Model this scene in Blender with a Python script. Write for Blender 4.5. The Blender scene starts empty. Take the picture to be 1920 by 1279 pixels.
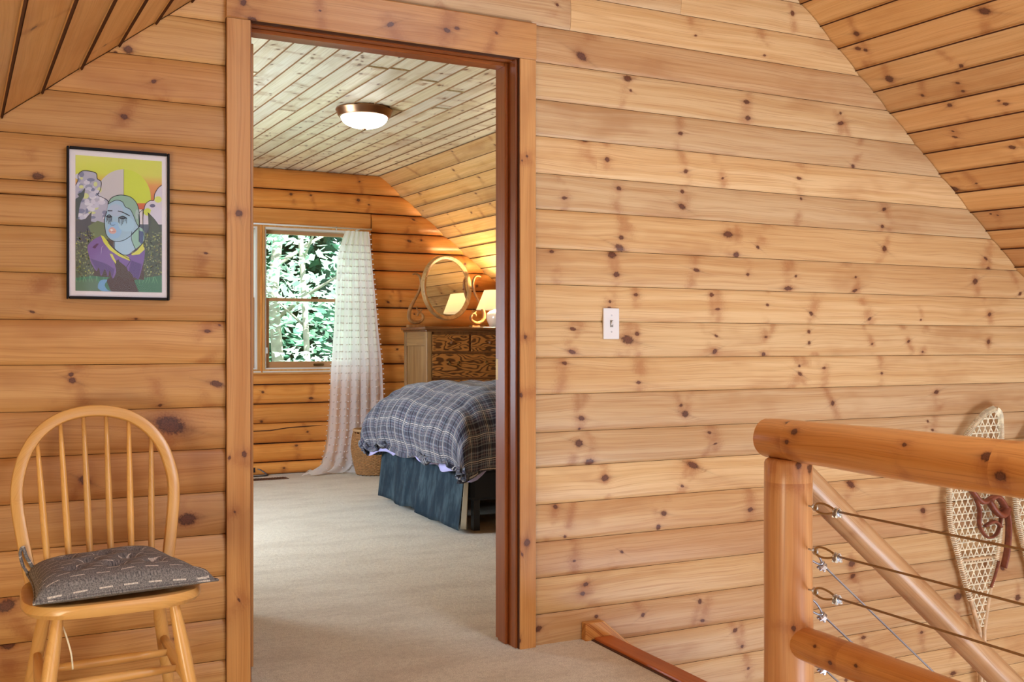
import bpy, math, random
from mathutils import Vector, Matrix, noise
random.seed(7)
PI = math.pi
SC = bpy.context.scene
COL = SC.collection

# ------------------------------------------------------------------ camera
# world: main wall face is Y=0, X runs right along it, Z up, camera at Y=-D
D, HC, F, CY = 3.28, 1.10, 1900.0, 645.0
TH = math.atan(940.0/1900.0)
CT, ST = math.cos(TH), math.sin(TH)
cam = bpy.data.cameras.new('camera'); camo = bpy.data.objects.new('camera', cam); COL.objects.link(camo)
camo.location = (0, -D, HC); camo.rotation_euler = (PI/2, 0, -TH)
cam.sensor_width = 36; cam.lens = 36*F/1920.0
cam.shift_y = (CY-639.5)/1920.0
cam.clip_start = .05; cam.clip_end = 300
SC.camera = camo

# ------------------------------------------------------------------ light
SC.view_settings.view_transform = 'Standard'; SC.view_settings.look = 'None'
SC.view_settings.gamma = 1; SC.view_settings.use_curve_mapping = False
SC.view_settings.exposure = 0.0
w = bpy.data.worlds.new('sky'); SC.world = w; w.use_nodes = True
bg = w.node_tree.nodes['Background']; bg.inputs[0].default_value = (.88, .91, 1.0, 1); bg.inputs[1].default_value = 3.2

def area(name, loc, tgt, sx, sy, power, col):
    l = bpy.data.lights.new(name, 'AREA'); l.shape = 'RECTANGLE'; l.size = sx; l.size_y = sy
    l.energy = power; l.color = col
    o = bpy.data.objects.new(name, l); COL.objects.link(o); o.location = loc
    d = Vector(tgt)-Vector(loc); o.rotation_euler = d.to_track_quat('-Z', 'Y').to_euler()
    return o
sun = bpy.data.lights.new('sun', 'SUN'); sun.energy = 42; sun.angle = .01; sun.color = (1, .96, .88)
suno = bpy.data.objects.new('sun', sun); COL.objects.link(suno)
suno.rotation_euler = Vector((-.35, .6, -.75)).to_track_quat('-Z', 'Y').to_euler()
# tall gable windows behind the camera
area('gable_window_light', (2.4, -6.6, 1.7), (1.6, 0, 1.5), 3.6, 2.6, 66, (.76, .94, 1.15))
# uplight added below the loft on the right, to brighten the ceilings
area('ceiling_uplight', (4.0, -5.0, -2.2), (3.6, -2.4, 2.2), 3.0, 3.0, 300, (.78, .94, 1.13))
# unseen overhead lamp added to brighten the carpet and wall from above
area('overhead_fill', (1.7, -3.1, 2.85), (1.7, -2.6, 0), 1.4, 1.8, 104, (.80, .94, 1.12))
# warm reading lamp left of the frame
area('reading_lamp_light', (-1.3, -2.9, .4), (.1, -.9, 1.7), .9, .9, 46, (1, .92, .68))
# unseen fill added at the bedroom's left, to lighten its ceiling
area('bedroom_side_fill', (-.3, 2.6, 1.15), (2.8, 3.2, 1.5), 1.3, 1.1, 112, (.80, .95, 1.12))
# daylight at the bedroom window
pw = area('window_portal', (1.88, 5.55, 1.5), (1.88, 0, 1.5), 1.9, 1.3, 1, (1, 1, 1)); pw.data.cycles.is_portal = True

# ------------------------------------------------------------------ helpers
def ray(px, py): return Vector((F*ST+(px-960)*CT, F*CT-(px-960)*ST, CY-py))
def on_wall(px, py, Y=0.0):                       # point of a surface parallel to the main wall
    r = ray(px, py); return Vector((0, -D, HC)) + r*((Y+D)/r.y)
def on_floor(px, py, z=0.0):
    r = ray(px, py); return Vector((0, -D, HC)) + r*((z-HC)/r.z)

def link(o, parent=None):
    COL.objects.link(o)
    if parent is not None: o.parent = parent
    return o
def empty(name, loc=(0, 0, 0), rz=0):
    o = bpy.data.objects.new(name, None); COL.objects.link(o); o.location = loc; o.rotation_euler = (0, 0, rz)
    o.empty_display_size = .1
    return o
def tag(o, label=None, cat=None, group=None, kind=None):
    if label: o['label'] = label
    if cat: o['category'] = cat
    if group: o['group'] = group
    if kind: o['kind'] = kind
    return o

class MB:
    """collects faces; each face may carry per-corner board coordinates"""
    def __init__(s): s.v = []; s.f = []; s.bc = []; s.ka = []; s.kb = []; s.col = []; s.uv = []; s.mi = []
    def add(s, vs, fs, bc=None):
        n = len(s.v); s.v += [tuple(p) for p in vs]
        s.f += [tuple(i+n for i in f) for f in fs]
        return n
    def box(s, a, b):
        x0, y0, z0 = a; x1, y1, z1 = b
        s.add([(x0,y0,z0),(x1,y0,z0),(x1,y1,z0),(x0,y1,z0),(x0,y0,z1),(x1,y0,z1),(x1,y1,z1),(x0,y1,z1)],
              [(0,3,2,1),(4,5,6,7),(0,1,5,4),(1,2,6,5),(2,3,7,6),(3,0,4,7)])
        return s
    def prism(s, pts, ax, a, b):
        """pts 2D polygon extruded along axis ax from a to b"""
        def m(p, h):
            return {'x': (h, p[0], p[1]), 'y': (p[0], h, p[1]), 'z': (p[0], p[1], h)}[ax]
        n = len(pts)
        s.add([m(p, a) for p in pts]+[m(p, b) for p in pts],
              [tuple(range(n)), tuple(range(2*n-1, n-1, -1))]+[(i, i+n, (i+1) % n+n, (i+1) % n) for i in range(n)])
        return s
    def tube(s, pts, rad, n=8, closed=False, flat=1.0, cap=True, upv=None):
        pts = [Vector(p) for p in pts]; m = len(pts)
        if not hasattr(rad, '__len__'): rad = [rad]*m
        rings = []; up = Vector(upv) if upv else None
        prev = None
        for i, p in enumerate(pts):
            if closed: t = pts[(i+1) % m]-pts[i-1]
            else: t = pts[min(i+1, m-1)]-pts[max(i-1, 0)]
            if t.length < 1e-9: t = Vector((0, 0, 1))
            t.normalize()
            if up is not None: a = up - t*up.dot(t)
            elif prev is None:
                a = Vector((0, 0, 1)) if abs(t.z) < .9 else Vector((1, 0, 0)); a = a-t*a.dot(t)
            else: a = prev-t*prev.dot(t)
            a.normalize(); prev = a; b = t.cross(a)
            rings.append([p+(a*math.cos(2*PI*k/n)*flat+b*math.sin(2*PI*k/n))*rad[i] for k in range(n)])
        base = len(s.v)
        for r in rings: s.v += [tuple(q) for q in r]
        for i in range(m if closed else m-1):
            j = (i+1) % m
            for k in range(n):
                s.f.append((base+i*n+k, base+i*n+(k+1) % n, base+j*n+(k+1) % n, base+j*n+k))
        if cap and not closed:
            s.f.append(tuple(base+k for k in range(n-1, -1, -1)))
            s.f.append(tuple(base+(m-1)*n+k for k in range(n)))
        return s
    def lathe(s, prof, c=(0, 0, 0), n=32, sx=1, sy=1, cap=True):
        base = len(s.v)
        for r, z in prof:
            for k in range(n):
                a = 2*PI*k/n; s.v.append((c[0]+r*math.cos(a)*sx, c[1]+r*math.sin(a)*sy, c[2]+z))
        for i in range(len(prof)-1):
            for k in range(n):
                s.f.append((base+i*n+k, base+i*n+(k+1) % n, base+(i+1)*n+(k+1) % n, base+(i+1)*n+k))
        if cap:
            s.f.append(tuple(base+k for k in range(n-1, -1, -1)))
            s.f.append(tuple(base+(len(prof)-1)*n+k for k in range(n)))
        return s
    def grid(s, fn, nu, nv, uvs=False):
        base = len(s.v)
        for j in range(nv+1):
            for i in range(nu+1): s.v.append(tuple(fn(i/nu, j/nv)))
        for j in range(nv):
            for i in range(nu):
                a = base+j*(nu+1)+i; s.f.append((a, a+1, a+nu+2, a+nu+1))
                if uvs: s.uv += [(i/nu, j/nv), ((i+1)/nu, j/nv), ((i+1)/nu, (j+1)/nv), (i/nu, (j+1)/nv)]
        return s
    def build(s, name, mat, parent=None, smooth=False, axis='z', bevel=0, origin=None, rand=True, seg=1, bcf=None):
        me = bpy.data.meshes.new(name)
        vs = s.v
        if origin is not None: vs = [(p[0]-origin[0], p[1]-origin[1], p[2]-origin[2]) for p in vs]
        me.from_pydata(vs, [], s.f)
        nl = len(me.loops)
        bc = s.bc
        if len(bc) != nl:
            ix = 'xyz'.index(axis); o1, o2 = [k for k in range(3) if k != ix]
            off = random.random()*7 if rand else 0
            bc = []
            for l in me.loops:
                p = s.v[l.vertex_index]
                bc.append((p[ix]+off, p[o1]+p[o2]*1.07+off, 0)) if bcf is None else bc.append(bcf(p))
        for nm, dat in (('bc', bc), ('ka', s.ka), ('kb', s.kb)):
            if len(dat) != nl: dat = [(9, 9, .01)]*nl
            at = me.attributes.new(nm, 'FLOAT_VECTOR', 'CORNER'); at.data.foreach_set('vector', [c for v in dat for c in v])
        if len(s.uv) == nl:
            u = me.uv_layers.new(name='UVMap'); u.data.foreach_set('uv', [c for v in s.uv for c in v])
        if len(s.col) == nl:
            ca = me.color_attributes.new('paint', 'FLOAT_COLOR', 'CORNER'); ca.data.foreach_set('color', [c for v in s.col for c in v])
        mats = mat if isinstance(mat, (list, tuple)) else [mat]
        for m_ in mats: me.materials.append(m_)
        if len(s.mi) == len(me.polygons): me.polygons.foreach_set('material_index', s.mi)
        if smooth: me.polygons.foreach_set('use_smooth', [True]*len(me.polygons))
        me.update()
        if smooth == 'auto':
            me.set_sharp_from_angle(angle=math.radians(40))
        o = bpy.data.objects.new(name, me); link(o, parent)
        if origin is not None: o.location = origin
        if bevel:
            b = o.modifiers.new('b', 'BEVEL'); b.width = bevel; b.segments = seg; b.limit_method = 'ANGLE'; b.angle_limit = math.radians(50)
        return o

# ------------------------------------------------------------------ materials
class NT:
    def __init__(s, name):
        s.m = bpy.data.materials.new(name); s.m.use_nodes = True; s.t = s.m.node_tree; s.t.nodes.clear()
        s.out = s.t.nodes.new('ShaderNodeOutputMaterial')
    def n(s, ty, **kw):
        nd = s.t.nodes.new(ty)
        for k, v in kw.items(): setattr(nd, k, v)
        return nd
    def put(s, inp, v):
        if isinstance(v, bpy.types.NodeSocket): s.t.links.new(v, inp)
        elif v is not None:
            if hasattr(v, '__len__') and len(v) == 3 and inp.type == 'RGBA': v = (*v, 1)
            inp.default_value = v
    def m_(s, op, a, b=None, c=None, clamp=False):
        nd = s.n('ShaderNodeMath', operation=op, use_clamp=clamp)
        for i, v in enumerate((a, b, c)):
            if v is not None: s.put(nd.inputs[i], v)
        return nd.outputs[0]
    def xyz(s, v):
        nd = s.n('ShaderNodeSeparateXYZ'); s.put(nd.inputs[0], v); return nd.outputs
    def vec(s, x, y, z=0.0):
        nd = s.n('ShaderNodeCombineXYZ')
        for i, v in enumerate((x, y, z)): s.put(nd.inputs[i], v)
        return nd.outputs[0]
    def noise(s, v, scale=1, detail=3, rough=.5, dist=0):
        nd = s.n('ShaderNodeTexNoise'); s.put(nd.inputs['Vector'], v); nd.inputs['Scale'].default_value = scale
        nd.inputs['Detail'].default_value = detail; nd.inputs['Roughness'].default_value = rough; nd.inputs['Distortion'].default_value = dist
        return nd.outputs[0]
    def mix(s, f, a, b, blend='MIX'):
        nd = s.n('ShaderNodeMix', data_type='RGBA', blend_type=blend, clamp_factor=True)
        s.put(nd.inputs[0], f); s.put(nd.inputs[6], a); s.put(nd.inputs[7], b); return nd.outputs[2]
    def ramp(s, f, lo, hi):
        nd = s.n('ShaderNodeMapRange', interpolation_type='SMOOTHSTEP'); s.put(nd.inputs[0], f)
        s.put(nd.inputs[1], lo); s.put(nd.inputs[2], hi); return nd.outputs[0]
    def attr(s, name): return s.n('ShaderNodeAttribute', attribute_name=name).outputs['Vector']
    def bump(s, h, st=.3, dist=.001):
        nd = s.n('ShaderNodeBump'); s.put(nd.inputs['Height'], h); nd.inputs['Strength'].default_value = st; nd.inputs['Distance'].default_value = dist
        return nd.outputs[0]
    def bsdf(s, col, rough=.5, normal=None, metal=0, spec=.5, **kw):
        b = s.n('ShaderNodeBsdfPrincipled'); s.put(b.inputs['Base Color'], col); s.put(b.inputs['Roughness'], rough)
        b.inputs['Metallic'].default_value = metal; b.inputs['Specular IOR Level'].default_value = spec
        if normal is not None: s.put(b.inputs['Normal'], normal)
        for k, v in kw.items(): s.put(b.inputs[k.replace('_', ' ')], v)
        s.t.links.new(b.outputs[0], s.out.inputs[0]); s.b = b
        return s.m

def srgb(r, g, b):
    f = lambda c: (c/255/12.92) if c/255 <= .04045 else ((c/255+.055)/1.055)**2.4
    return (f(r), f(g), f(b))

def wood(name, light, mid, dark, knot=(.050, .014, .009), rough=.42, grain=1.0, blotch=.5, coat=0.0, blue=0.0):
    t = NT(name)
    oi = t.n('ShaderNodeObjectInfo'); rnd = oi.outputs['Random']
    S, V, _ = t.xyz(t.attr('bc'))
    off = t.m_('MULTIPLY', rnd, 57.0)
    S2 = t.m_('ADD', S, off)
    defl = None; core = ring = halo = None; whisk = None
    band = None
    for nm in ('ka', 'kb'):
        x, y, R = t.xyz(t.attr(nm))
        xn = t.m_('DIVIDE', x, t.m_('MULTIPLY', R, 1.15)); yn = t.m_('DIVIDE', y, R)
        wob = t.m_('MULTIPLY', t.m_('SUBTRACT', t.noise(t.vec(t.m_('MULTIPLY', S2, 130), t.m_('MULTIPLY', V, 130), 0), 1, 3, .6), .5), 1.15)
        r = t.m_('ADD', t.m_('SQRT', t.m_('ADD', t.m_('MULTIPLY', xn, xn), t.m_('MULTIPLY', yn, yn))), wob)
        e = t.m_('EXPONENT', t.m_('MULTIPLY', r, -.5))
        d = t.m_('MULTIPLY', t.m_('MULTIPLY', R, 2.2), t.m_('MULTIPLY', t.m_('DIVIDE', yn, t.m_('ADD', t.m_('ABSOLUTE', yn), .8)), e))
        c1 = t.m_('SUBTRACT', 1.0, t.ramp(r, .62, 1.2))
        rg = t.m_('MULTIPLY', t.m_('MAXIMUM', t.ramp(r, .5, .74), t.m_('MULTIPLY', t.ramp(t.m_('SINE', t.m_('MULTIPLY', r, 21.0)), .2, .9), .55)), c1)
        h = t.m_('EXPONENT', t.m_('MULTIPLY', t.m_('MAXIMUM', t.m_('SUBTRACT', r, 1.0), 0.0), -.9))
        wk = t.m_('MULTIPLY', t.m_('EXPONENT', t.m_('MULTIPLY', t.m_('ABSOLUTE', yn), -2.6)), t.m_('EXPONENT', t.m_('MULTIPLY', t.m_('ABSOLUTE', xn), -.42)))
        bd = t.m_('EXPONENT', t.m_('MULTIPLY', t.m_('POWER', t.m_('DIVIDE', t.m_('ADD', x, t.m_('MULTIPLY', wob, .03)), .022), 2.0), -1.0))
        if defl is None: defl, core, ring, halo, whisk, band = d, c1, rg, h, wk, bd
        else:
            defl = t.m_('ADD', defl, d); core = t.m_('MAXIMUM', core, c1); ring = t.m_('MAXIMUM', ring, rg)
            halo = t.m_('MAXIMUM', halo, h); whisk = t.m_('MAXIMUM', whisk, wk); band = t.m_('MAXIMUM', band, bd)
    low = t.noise(t.vec(t.m_('MULTIPLY', S2, 1.6), t.m_('MULTIPLY', V, 5.0), off), 1, 2)
    g = t.m_('ADD', t.m_('SUBTRACT', V, defl), t.m_('MULTIPLY', t.m_('SUBTRACT', low, .5), .05))
    g1 = t.noise(t.vec(t.m_('MULTIPLY', S2, .7), t.m_('MULTIPLY', g, 34.0), off), 1, 3, .6)
    g2 = t.noise(t.vec(t.m_('MULTIPLY', S2, 3.0), t.m_('MULTIPLY', g, 260.0), off), 1, 2, .6)
    bl = t.noise(t.vec(t.m_('MULTIPLY', S2, 2.3), t.m_('MULTIPLY', V, 6.0), t.m_('ADD', off, 9.0)), 1, 3, .55)
    c = t.mix(t.ramp(g1, .34, .68), light, mid)
    c = t.mix(t.m_('MULTIPLY', t.ramp(g2, .45, .75), .5*grain), c, dark)
    c = t.mix(t.m_('MULTIPLY', t.ramp(bl, .50, .74), blotch), c, dark)
    # per-board tint from the object colour and a random value
    bn = t.ramp(t.noise(t.vec(t.m_('MULTIPLY', S2, 9), t.m_('MULTIPLY', V, 16), off), 1, 2), .38, .62)
    c = t.mix(t.m_('MULTIPLY', t.m_('MULTIPLY', band, bn), .62), c, t.mix(.35, dark, (.30, .075, .03)))
    c = t.mix(t.m_('MULTIPLY', t.m_('MULTIPLY', halo, t.ramp(bl, .56, .40)), .45), c, tuple(min(1, q*1.16+.03) for q in light))
    c = t.mix(t.m_('MULTIPLY', t.m_('MULTIPLY', halo, halo), .62), c, t.mix(.35, dark, (.26, .07, .03)))
    c = t.mix(t.m_('MULTIPLY', whisk, .6), c, knot)
    kc = t.mix(ring, t.mix(.5, knot, (.24, .085, .045)), knot)
    c = t.mix(t.m_('MULTIPLY', core, .93), c, kc)
    vr = t.m_('ADD', t.m_('MULTIPLY', rnd, .22), .89)
    c = t.mix(1.0, c, t.vec(vr, vr, t.m_('ADD', t.m_('MULTIPLY', rnd, .12), .93)), 'MULTIPLY')
    c = t.mix(1.0, c, oi.outputs['Color'], 'MULTIPLY')
    hgt = t.m_('ADD', t.m_('MULTIPLY', g2, .5), t.m_('MULTIPLY', core, -.6))
    rr = t.m_('ADD', rough-.06, t.m_('MULTIPLY', g1, .14))
    m = t.bsdf(c, rr, t.bump(hgt, .12, .0012), spec=.4, Coat_Weight=coat, Coat_Roughness=.2)
    return m

def plain(name, col, rough=.5, metal=0, bumpscale=0, bst=.2, spec=.5, var=0, **kw):
    t = NT(name); nrm = None; c = col
    tc = t.n('ShaderNodeTexCoord').outputs['Object']
    if bumpscale: nrm = t.bump(t.noise(tc, bumpscale, 3), bst, .002)
    if var:
        c = t.mix(t.ramp(t.noise(tc, var, 3), .35, .65), tuple(x*.78 for x in col), tuple(min(1, x*1.12) for x in col))
    return t.bsdf(c, rough, nrm, metal, spec, **kw)

W_WALL = wood('pine_wall', srgb(214, 180, 134), srgb(200, 158, 108), srgb(166, 112, 66))
W_LEFT = wood('pine_wall_warm', srgb(206, 158, 102), srgb(192, 140, 82), srgb(156, 96, 48))
W_CEIL = wood('pine_ceiling', srgb(224, 180, 122), srgb(214, 164, 104), srgb(188, 132, 76))
W_LOG = wood('log_siding', srgb(226, 154, 78), srgb(216, 138, 62), srgb(178, 98, 38), rough=.36)
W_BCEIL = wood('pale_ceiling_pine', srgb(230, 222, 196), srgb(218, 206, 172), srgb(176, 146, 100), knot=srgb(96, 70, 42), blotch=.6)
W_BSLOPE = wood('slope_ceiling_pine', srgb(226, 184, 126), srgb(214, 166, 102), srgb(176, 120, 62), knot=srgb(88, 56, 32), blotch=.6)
W_TRIM = wood('pine_trim', srgb(206, 152, 92), srgb(194, 136, 76), srgb(164, 104, 52), rough=.36)
W_JAMB = wood('stained_jamb', srgb(160, 92, 46), srgb(146, 78, 36), srgb(112, 54, 22), rough=.3)
W_RAIL = wood('varnished_log', srgb(212, 146, 80), srgb(200, 130, 64), srgb(156, 88, 38), rough=.3, coat=.25)
W_POST = wood('pale_log', srgb(214, 158, 104), srgb(202, 140, 84), srgb(172, 104, 56), rough=.34, coat=.2)
W_RAW = wood('peeled_log', srgb(196, 156, 112), srgb(184, 138, 92), srgb(140, 92, 52), rough=.36, coat=.15)
W_CHAIR = wood('chair_wood', srgb(228, 178, 108), srgb(220, 166, 94), srgb(194, 134, 66), rough=.3, blotch=.25, coat=.3, grain=.6)
W_NOSE = wood('nosing_wood', srgb(190, 104, 48), srgb(178, 90, 38), srgb(150, 68, 26), rough=.35)
W_BACK = plain('dark_groove', srgb(82, 44, 20), .9)
W_GRV = plain('brown_groove', srgb(128, 92, 54), .9)
W_SKIRT = wood('stringer_wood', srgb(222, 166, 94), srgb(205, 138, 68), srgb(160, 88, 36), grain=2.4, blotch=.1)

def oak(name, light, dark):
    t = NT(name); S, V, _ = t.xyz(t.attr('bc'))
    oi = t.n('ShaderNodeObjectInfo'); off = t.m_('MULTIPLY', oi.outputs['Random'], 40.0)
    nz = t.noise(t.vec(t.m_('MULTIPLY', t.m_('ADD', S, off), 3.2), t.m_('MULTIPLY', V, 9.0), off), 1, 2, .5)
    wv = t.m_('SINE', t.m_('ADD', t.m_('MULTIPLY', nz, 85.0), t.m_('MULTIPLY', V, 60.0)))
    f = t.noise(t.vec(t.m_('MULTIPLY', S, 14), t.m_('MULTIPLY', V, 300), off), 1, 2)
    c = t.mix(t.ramp(wv, -.2, .9), light, dark)
    c = t.mix(t.m_('MULTIPLY', t.ramp(f, .5, .8), .4), c, dark)
    return t.bsdf(c, .35, t.bump(wv, .1, .001), Coat_Weight=.2, Coat_Roughness=.2)
OAK = oak('tiger_oak', srgb(180, 118, 56), srgb(92, 52, 22))
OAKP = wood('pale_oak', srgb(168, 130, 84), srgb(150, 110, 66), srgb(110, 74, 40), grain=1.6)
OAKD = wood('dark_oak', srgb(140, 88, 44), srgb(118, 70, 34), srgb(78, 42, 20), grain=1.4, coat=.3)

def carpet():
    t = NT('carpet'); tc = t.n('ShaderNodeTexCoord').outputs['Object']
    x, y, z = t.xyz(tc)
    a = t.noise(tc, 260, 2, .7); b = t.noise(t.vec(x, t.m_('MULTIPLY', y, 2.2), 0), 2.6, 4, .6); e = t.noise(tc, 45, 3, .7)
    c = t.mix(t.ramp(a, .3, .7), srgb(186, 172, 146), srgb(238, 228, 204))
    c = t.mix(t.m_('MULTIPLY', t.ramp(b, .42, .66), .28), c, srgb(158, 136, 104))
    c = t.mix(t.m_('MULTIPLY', t.ramp(e, .4, .7), .25), c, srgb(140, 116, 88))
    h = t.m_('ADD', a, t.m_('MULTIPLY', e, 1.5))
    return t.bsdf(c, .95, t.bump(h, .55, .006), spec=.1, Sheen_Weight=.3)
CARPET = carpet()
WHITE = plain('white_plastic', srgb(228, 226, 226), .35)
STEEL = plain('zinc_steel', (.62, .65, .70), .28, 1)
CABLE = plain('bronze_cable', srgb(160, 124, 82), .5, .15, 900, .3)
CABLE2 = plain('steel_cable', srgb(150, 150, 156), .35, .7, 900, .3)
BRONZE = plain('antique_bronze', srgb(150, 112, 80), .3, .9)
BRASS = plain('aged_brass', srgb(120, 90, 50), .35, .9)
BLACK = plain('black_plastic', (.012, .012, .014), .4)
RAWHIDE = plain('rawhide', srgb(244, 234, 204), .6, var=40)
SHOEF = plain('snowshoe_ash', srgb(214, 180, 138), .45, var=25)
LEATHER = plain('brown_leather', srgb(132, 70, 46), .5, 0, 60, .4, var=30)
WICKER = plain('wicker', srgb(176, 128, 78), .6, 0, 80, .4, var=60)
LAV = plain('lavender_sheet', srgb(178, 172, 214), .85, 0, 30, .4)
LINEN = plain('white_mattress', srgb(206, 198, 192), .9)
FRAMEB = plain('black_frame', srgb(18, 14, 18), .5, spec=.2)

def emis(name, col, st):
    t = NT(name); e = t.n('ShaderNodeEmission'); t.put(e.inputs[0], col); e.inputs[1].default_value = st
    t.t.links.new(e.outputs[0], t.out.inputs[0]); return t.m
def cloth_trans(name, col, tr=.45, bump=None):
    t = NT(name); tc = t.n('ShaderNodeTexCoord').outputs['Object']
    nr = t.bump(t.noise(tc, 400, 2), .2, .001)
    d = t.n('ShaderNodeBsdfDiffuse'); tl = t.n('ShaderNodeBsdfTranslucent'); tp = t.n('ShaderNodeBsdfTransparent')
    t.put(d.inputs[0], col); t.put(tl.inputs[0], col); t.put(d.inputs['Normal'], nr)
    mx = t.n('ShaderNodeMixShader'); mx.inputs[0].default_value = tr
    t.t.links.new(d.outputs[0], mx.inputs[1]); t.t.links.new(tl.outputs[0], mx.inputs[2])
    m2 = t.n('ShaderNodeMixShader'); m2.inputs[0].default_value = .06
    t.t.links.new(mx.outputs[0], m2.inputs[1]); t.t.links.new(tp.outputs[0], m2.inputs[2])
    t.t.links.new(m2.outputs[0], t.out.inputs[0]); return t.m
CURT = cloth_trans('sheer_white_cloth', srgb(250, 246, 244), tr=.6)

# ------------------------------------------------------------------ planks
def segs_for(knots, s0, s1):
    """one knot per stretch of board: list of (start, end, knot)"""
    ks = sorted(knots)
    if not ks: return [(s0, s1, None)]
    cuts = [s0-1]+[(a[0]+b[0])/2 for a, b in zip(ks, ks[1:])]+[s1+1]
    return [(cuts[i], cuts[i+1], ks[i]) for i in range(len(ks))]

def kmap(ds, dv, k):
    r_ = random.Random(int(k[0]*9973)+int(k[2]*99991)); a = r_.uniform(-.55, .55); sx = r_.uniform(.62, 1.25); sy = r_.uniform(.85, 1.35)
    return ((ds*math.cos(a)+dv*math.sin(a))*sx, (-ds*math.sin(a)+dv*math.cos(a))*sy, k[2]*.84)

def split_knots(knots, gap=.10):
    A, B = [], []
    for k in sorted(knots, key=lambda q: -q[2]):
        if all(abs(k[0]-q[0]) > gap*(.6+12*max(q[2], k[2])) for q in A): A.append(k)
        elif all(abs(k[0]-q[0]) > gap*.6 for q in B): B.append(k)
    return A, B

PROF = {'square': [(0, -.006), (0, .002), (.5, .0022), (1, .002), (1, -.006)],
        'bow': [(0, -.006), (.0, 0), (.03, .0035), (.12, .0065), (.3, .0095), (.5, .0105), (.7, .0095), (.88, .0065), (.97, .0035), (1., 0), (1, -.006)],
        'flat': [(0, -.006), (0, .001), (.016, .003), (.984, .003), (1, .001), (1, -.006)],
        'log': [(0, -.02), (0, 0), (.04, .010), (.12, .022), (.28, .034), (.5, .039), (.72, .034), (.88, .022), (.96, .010), (1, 0), (1, -.02)]}

def plank(parent, name, mat, O, S, V, w, s0, s1, prof='bow', knots=(), nrand=0, col=None, gap=.0016, kr=(.006, .013), lengthcuts=None, warp=0, dark_edge=False):
    """s0,s1: (value at v=0, value at v=w)"""
    O, S, V = Vector(O), Vector(S).normalized(), Vector(V).normalized()
    N = S.cross(V).normalized()
    if isinstance(s0, (int, float)): s0 = (s0, s0)
    if isinstance(s1, (int, float)): s1 = (s1, s1)
    lo, hi = min(s0), max(s1)
    kn = list(knots)
    for _ in range(nrand):
        kn.append((random.uniform(lo, hi), random.uniform(.12, .88)*w, random.uniform(*kr)))
    A, B = split_knots(kn)
    sa, sb = segs_for(A, lo, hi), segs_for(B, lo, hi)
    cuts = sorted(set([c[0] for c in sa[1:]]+[c[0] for c in sb[1:]]+(list(lengthcuts) if lengthcuts else [])))
    # keep cuts strictly inside both edges
    ci, co = max(s0)+.002, min(s1)-.002
    cuts = [c for c in cuts if ci < c < co]
    mb = MB(); P = PROF[prof]
    cols = [None]+cuts+[None]
    nP = len(P)
    def sv(ci_, v):
        if ci_ == 0: return s0[0]+(s0[1]-s0[0])*v/w
        if ci_ == len(cols)-1: return s1[0]+(s1[1]-s1[0])*v/w
        return cols[ci_]
    pts = []
    ph = random.random()*9
    for ci_ in range(len(cols)):
        for (u, h) in P:
            v = gap/2+u*(w-gap); s = sv(ci_, v)
            dv = warp*math.sin(s*2.3+ph)*(1 if .001 < u < .999 else .6) if warp else 0
            pts.append((s, v, O+S*s+V*(v+dv)+N*h))
    mb.v = [tuple(p[2]) for p in pts]
    def att(mid, s, v, segl):
        for a, b, k in segl:
            if a <= mid <= b:
                return kmap(s-k[0], v-k[1], k) if k else (9, 9, .01)
        return (9, 9, .01)
    for i in range(len(cols)-1):
        m0 = sv(i, w/2); m1 = sv(i+1, w/2); mid = (m0+m1)/2
        for j in range(nP-1):
            idx = (i*nP+j, (i+1)*nP+j, (i+1)*nP+j+1, i*nP+j+1)
            mb.f.append(idx)
            for q in idx:
                s, v = pts[q][0], pts[q][1]
                mb.bc.append((s, v, 0)); mb.ka.append(att(mid, s, v, sa)); mb.kb.append(att(mid, s, v, sb))
    for base, rev in ((0, False), ((len(cols)-1)*nP, True)):
        f = tuple(base+k for k in range(nP)); f = f if not rev else f[::-1]
        mb.f.append(f)
        for q in f: mb.bc.append((pts[q][1]*.1, pts[q][1], 0)); mb.ka.append((9, 9, .01)); mb.kb.append((9, 9, .01))
    nf = nP-1; dk = {0, nf-1} | ({1, nf-2} if dark_edge else set())
    mb.mi = [1 if (q % nf) in dk else 0 for q in range((len(cols)-1)*nf)]+[0, 0]
    org = O+S*((lo+hi)/2)+V*(w/2)
    o = mb.build(name, [mat, W_GRV if prof == 'square' else W_BACK], parent, smooth='auto' if prof != 'flat' else False, origin=org)
    if col: o.color = (*col, 1)
    return o

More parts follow.
